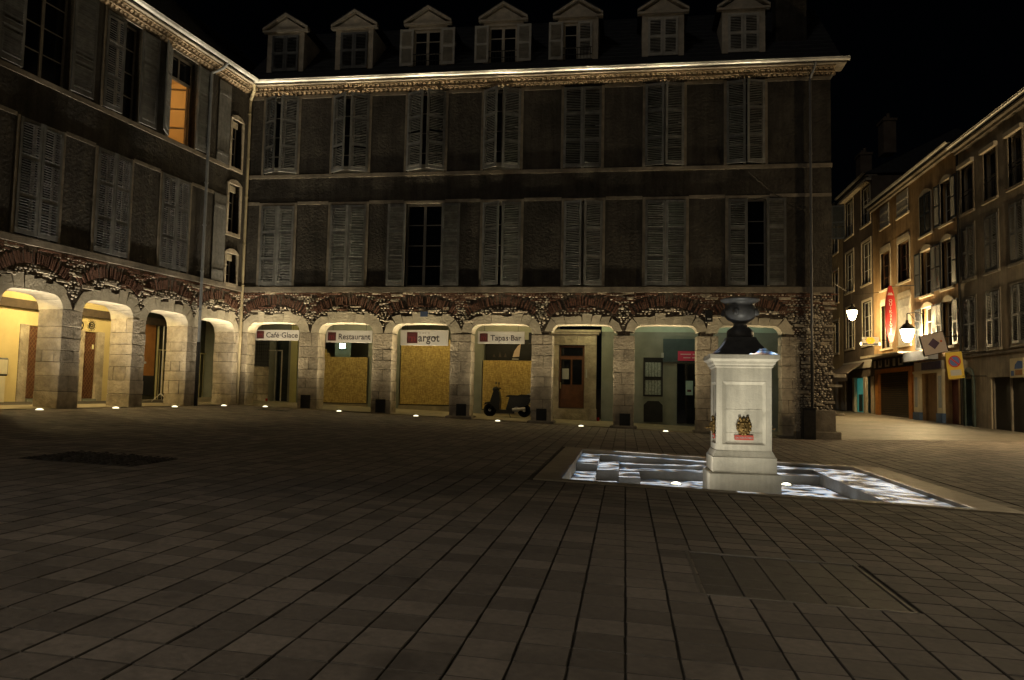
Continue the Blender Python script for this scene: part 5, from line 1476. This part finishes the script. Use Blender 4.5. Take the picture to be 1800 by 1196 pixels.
f = MB(); f.box(-.49, -.46, -.04, .04, -.43, .43, M=R); f.box(.46, .49, -.04, .04, -.43, .43, M=R); f.box(-.46, .46, -.039, .039, .40, .43, M=R); f.box(-.46, .46, -.039, .039, -.43, -.40, M=R); f.build('frame', M_iron, t)
MB().tube((.4, 0, .3), (1.28, .1, .35), .02, n=6).build('bracket', M_iron, t)
t = thing('no_parking_sign', 'yellow board with a round no parking symbol hanging near the street corner', 'sign', (25.9, 6.35, 1.50), radians(2))
R = Matrix.Rotation(radians(-6), 4, 'Y')
m_ = MB(); m_.box(-.30, .30, -.012, .012, 0, 1.02, M=R); m_.build('panel', mat('yellow_board', (.60, .43, .07), var=.08), t)
def disc(mb, cx, cz, r, y0, y1, n=24): mb.prism([(cx + r * cos(2 * pi * i / n), cz + r * sin(2 * pi * i / n)) for i in range(n)], y0, y1); return mb
o = disc(MB(), .0, .66, .23, -.018, -.013); o.v = [tuple(R @ Vector(p_)) for p_ in o.v]; o.build('red_disc', mat('sign_disc_red', (.45, .05, .04), var=.05), t)
o = disc(MB(), .0, .66, .18, -.023, -.019); o.v = [tuple(R @ Vector(p_)) for p_ in o.v]; o.build('blue_disc', mat('sign_disc_blue', (.10, .15, .36), var=.05), t)
m_ = MB(); m_.box(-.18, .18, -.028, -.024, -.03, .03, M=R @ Matrix.Translation((0, 0, .66)) @ Matrix.Rotation(radians(45), 4, 'Y')); m_.build('slash', mat('sign_disc_red', (.45, .05, .04)), t)
m_ = MB(); m_.box(-.2, .2, -.018, -.013, .12, .34, M=R); m_.build('text_panel', M_white, t)
MB().tube((.2, 0, 1.0), (1.08, 0, 1.05), .018, n=6).build('bracket', M_iron, t)
MB().tube((.2, 0, .1), (1.08, 0, .12), .018, n=6).build('bracket', M_iron, t)
t = thing('flower_sign', 'small lit shop sign with an orange flower beside the brown house', 'sign', (25.85, 16.8, 3.45))
MB().cbox(-.42, .42, -.06, .06, 0, .46, .02).build('box', mat('sign_box_pale', (.45, .42, .36), var=.1), t)
m_ = MB()
for i in range(6): disc(m_, .14 * cos(i * pi / 3), .27 + .10 * sin(i * pi / 3), .09, -.075 - .001 * i, -.062, 12)
m_.build('flower', mat('orange_flower', (.7, .32, .03), emit=(1, .42, .03), estr=.5), t)
MB().box(-.40, .40, -.068, -.061, .04, .13).build('print', M_letter, t)
for s in (-.46, .46): MB().ball((s, -.03, .1), .05, .05, .09).build('bulb', mat('sign_bulb', (.9, .85, .6), emit=(1, .85, .5), estr=4), t)
MB().tube((.42, 0, .3), (1.1, 0, .3), .018, n=6).build('bracket', M_iron, t)

M_lant = mat('lantern_glass', (.9, .85, .6), emit=(1, .80, .46), estr=LAN)
def lantern(name, label, loc_, s=1.0, hang=True):
    t = thing(name, label, 'street lamp', loc_)
    MB().lathe([(.09 * s, -.34 * s), (.16 * s, -.26 * s), (.24 * s, .0), (.27 * s, .14 * s), (.24 * s, .16 * s)], n=14).build('glass', M_lant, t)
    MB().lathe([(.29 * s, .162 * s), (.29 * s, .20 * s), (.16 * s, .36 * s), (.06 * s, .42 * s), (.05 * s, .52 * s), (.01, .56 * s)], n=14).build('hood', M_iron, t)
    MB().lathe([(.02, -.40 * s), (.05 * s, -.37 * s), (.095 * s, -.345 * s)], n=12).build('finial', M_iron, t)
    b = MB()
    for i in range(6):
        a_ = i * pi / 3; b.path([(.10 * s * cos(a_), .10 * s * sin(a_), -.345 * s), (.25 * s * cos(a_), .25 * s * sin(a_), .0), (.28 * s * cos(a_), .28 * s * sin(a_), .16 * s)], .010 * s, n=4)
    b.build('cage', M_iron, t)
    return t
t = lantern('street_lantern', 'glowing street lantern hanging on a wire across the street', (25.45, 18.5, 5.3))
MB().tube((0, 0, .55), (0, 0, 1.05), .012, n=5).build('hanger', M_iron, t)
w = thing('lantern_wire', 'thin wire strung across the street carrying the hanging lantern', 'wire', (25.45, 18.5, 6.35))
w_ = MB(); w_.path([(-5.66, -11.0, .5), (-4.2, -8.2, .3), (-2.2, -4.3, .1), (0, 0, 0), (.8, .1, .05), (1.55, .2, .16)], .009, n=5); w_.build('strand', M_iron, w)
t = lantern('street_lantern', 'blazing wall lantern on a bracket above the orange shop', (26.25, 12.6, 3.75), 1.15)
bk = MB(); bk.path([(.74, 0, .9), (.4, 0, 1.0), (0, 0, .92), (0, 0, .62)], .022, n=6); bk.path([(.74, 0, .45), (.35, 0, .62), (.1, 0, .95)], .014, n=6); bk.build('bracket', M_iron, t)
lamp('lantern_glow', 'POINT', WLG * 2.1, (1, .72, .34), t, (.42, 0, -.12), shadow_soft_size=.08)
lamp('lantern_glow', 'POINT', WLG * 1.05, (1, .70, .30), bpy.data.objects['street_lantern'], (0, 0, -.6), shadow_soft_size=.12)
t = lantern('street_lantern', 'wall lantern on a bracket at the square end of the grey house', (26.2, -2.2, 4.1), 1.1)
bk = MB(); bk.path([(.79, 0, .9), (.4, 0, 1.0), (0, 0, .92), (0, 0, .62)], .022, n=6); bk.build('bracket', M_iron, t)
lamp('lantern_glow', 'POINT', WLG * 2.0, (1, .74, .40), t, (-.05, 0, -.65), shadow_soft_size=.1)
# full cut-off lantern posts of the square, standing behind the photographer's place
for x, y, e, lb in ((1.5, -37.5, 1.0, 'tall black lantern post on the near left side of the square'), (12.0, -38.0, 1.0, 'tall black lantern post in the middle of the near side of the square'), (22.5, -37.0, .4, 'tall black lantern post on the near right side of the square')):
    z = G(x, y)
    t = lantern('lantern_post', lb, (x, y, z + 5.2), 1.3)
    ps = MB(); ps.lathe([(.2, -5.2), (.2, -4.9), (.11, -4.8), (.08, -4.0), (.06, -1.0), (.05, -.5)], n=12); ps.build('post', M_iron, t)
    lamp('post_glow', 'SPOT', PST * e, (1, .90, .76), t, (0, 0, -.75), shadow_soft_size=.15, spot_size=radians(2 * 80), spot_blend=.06)
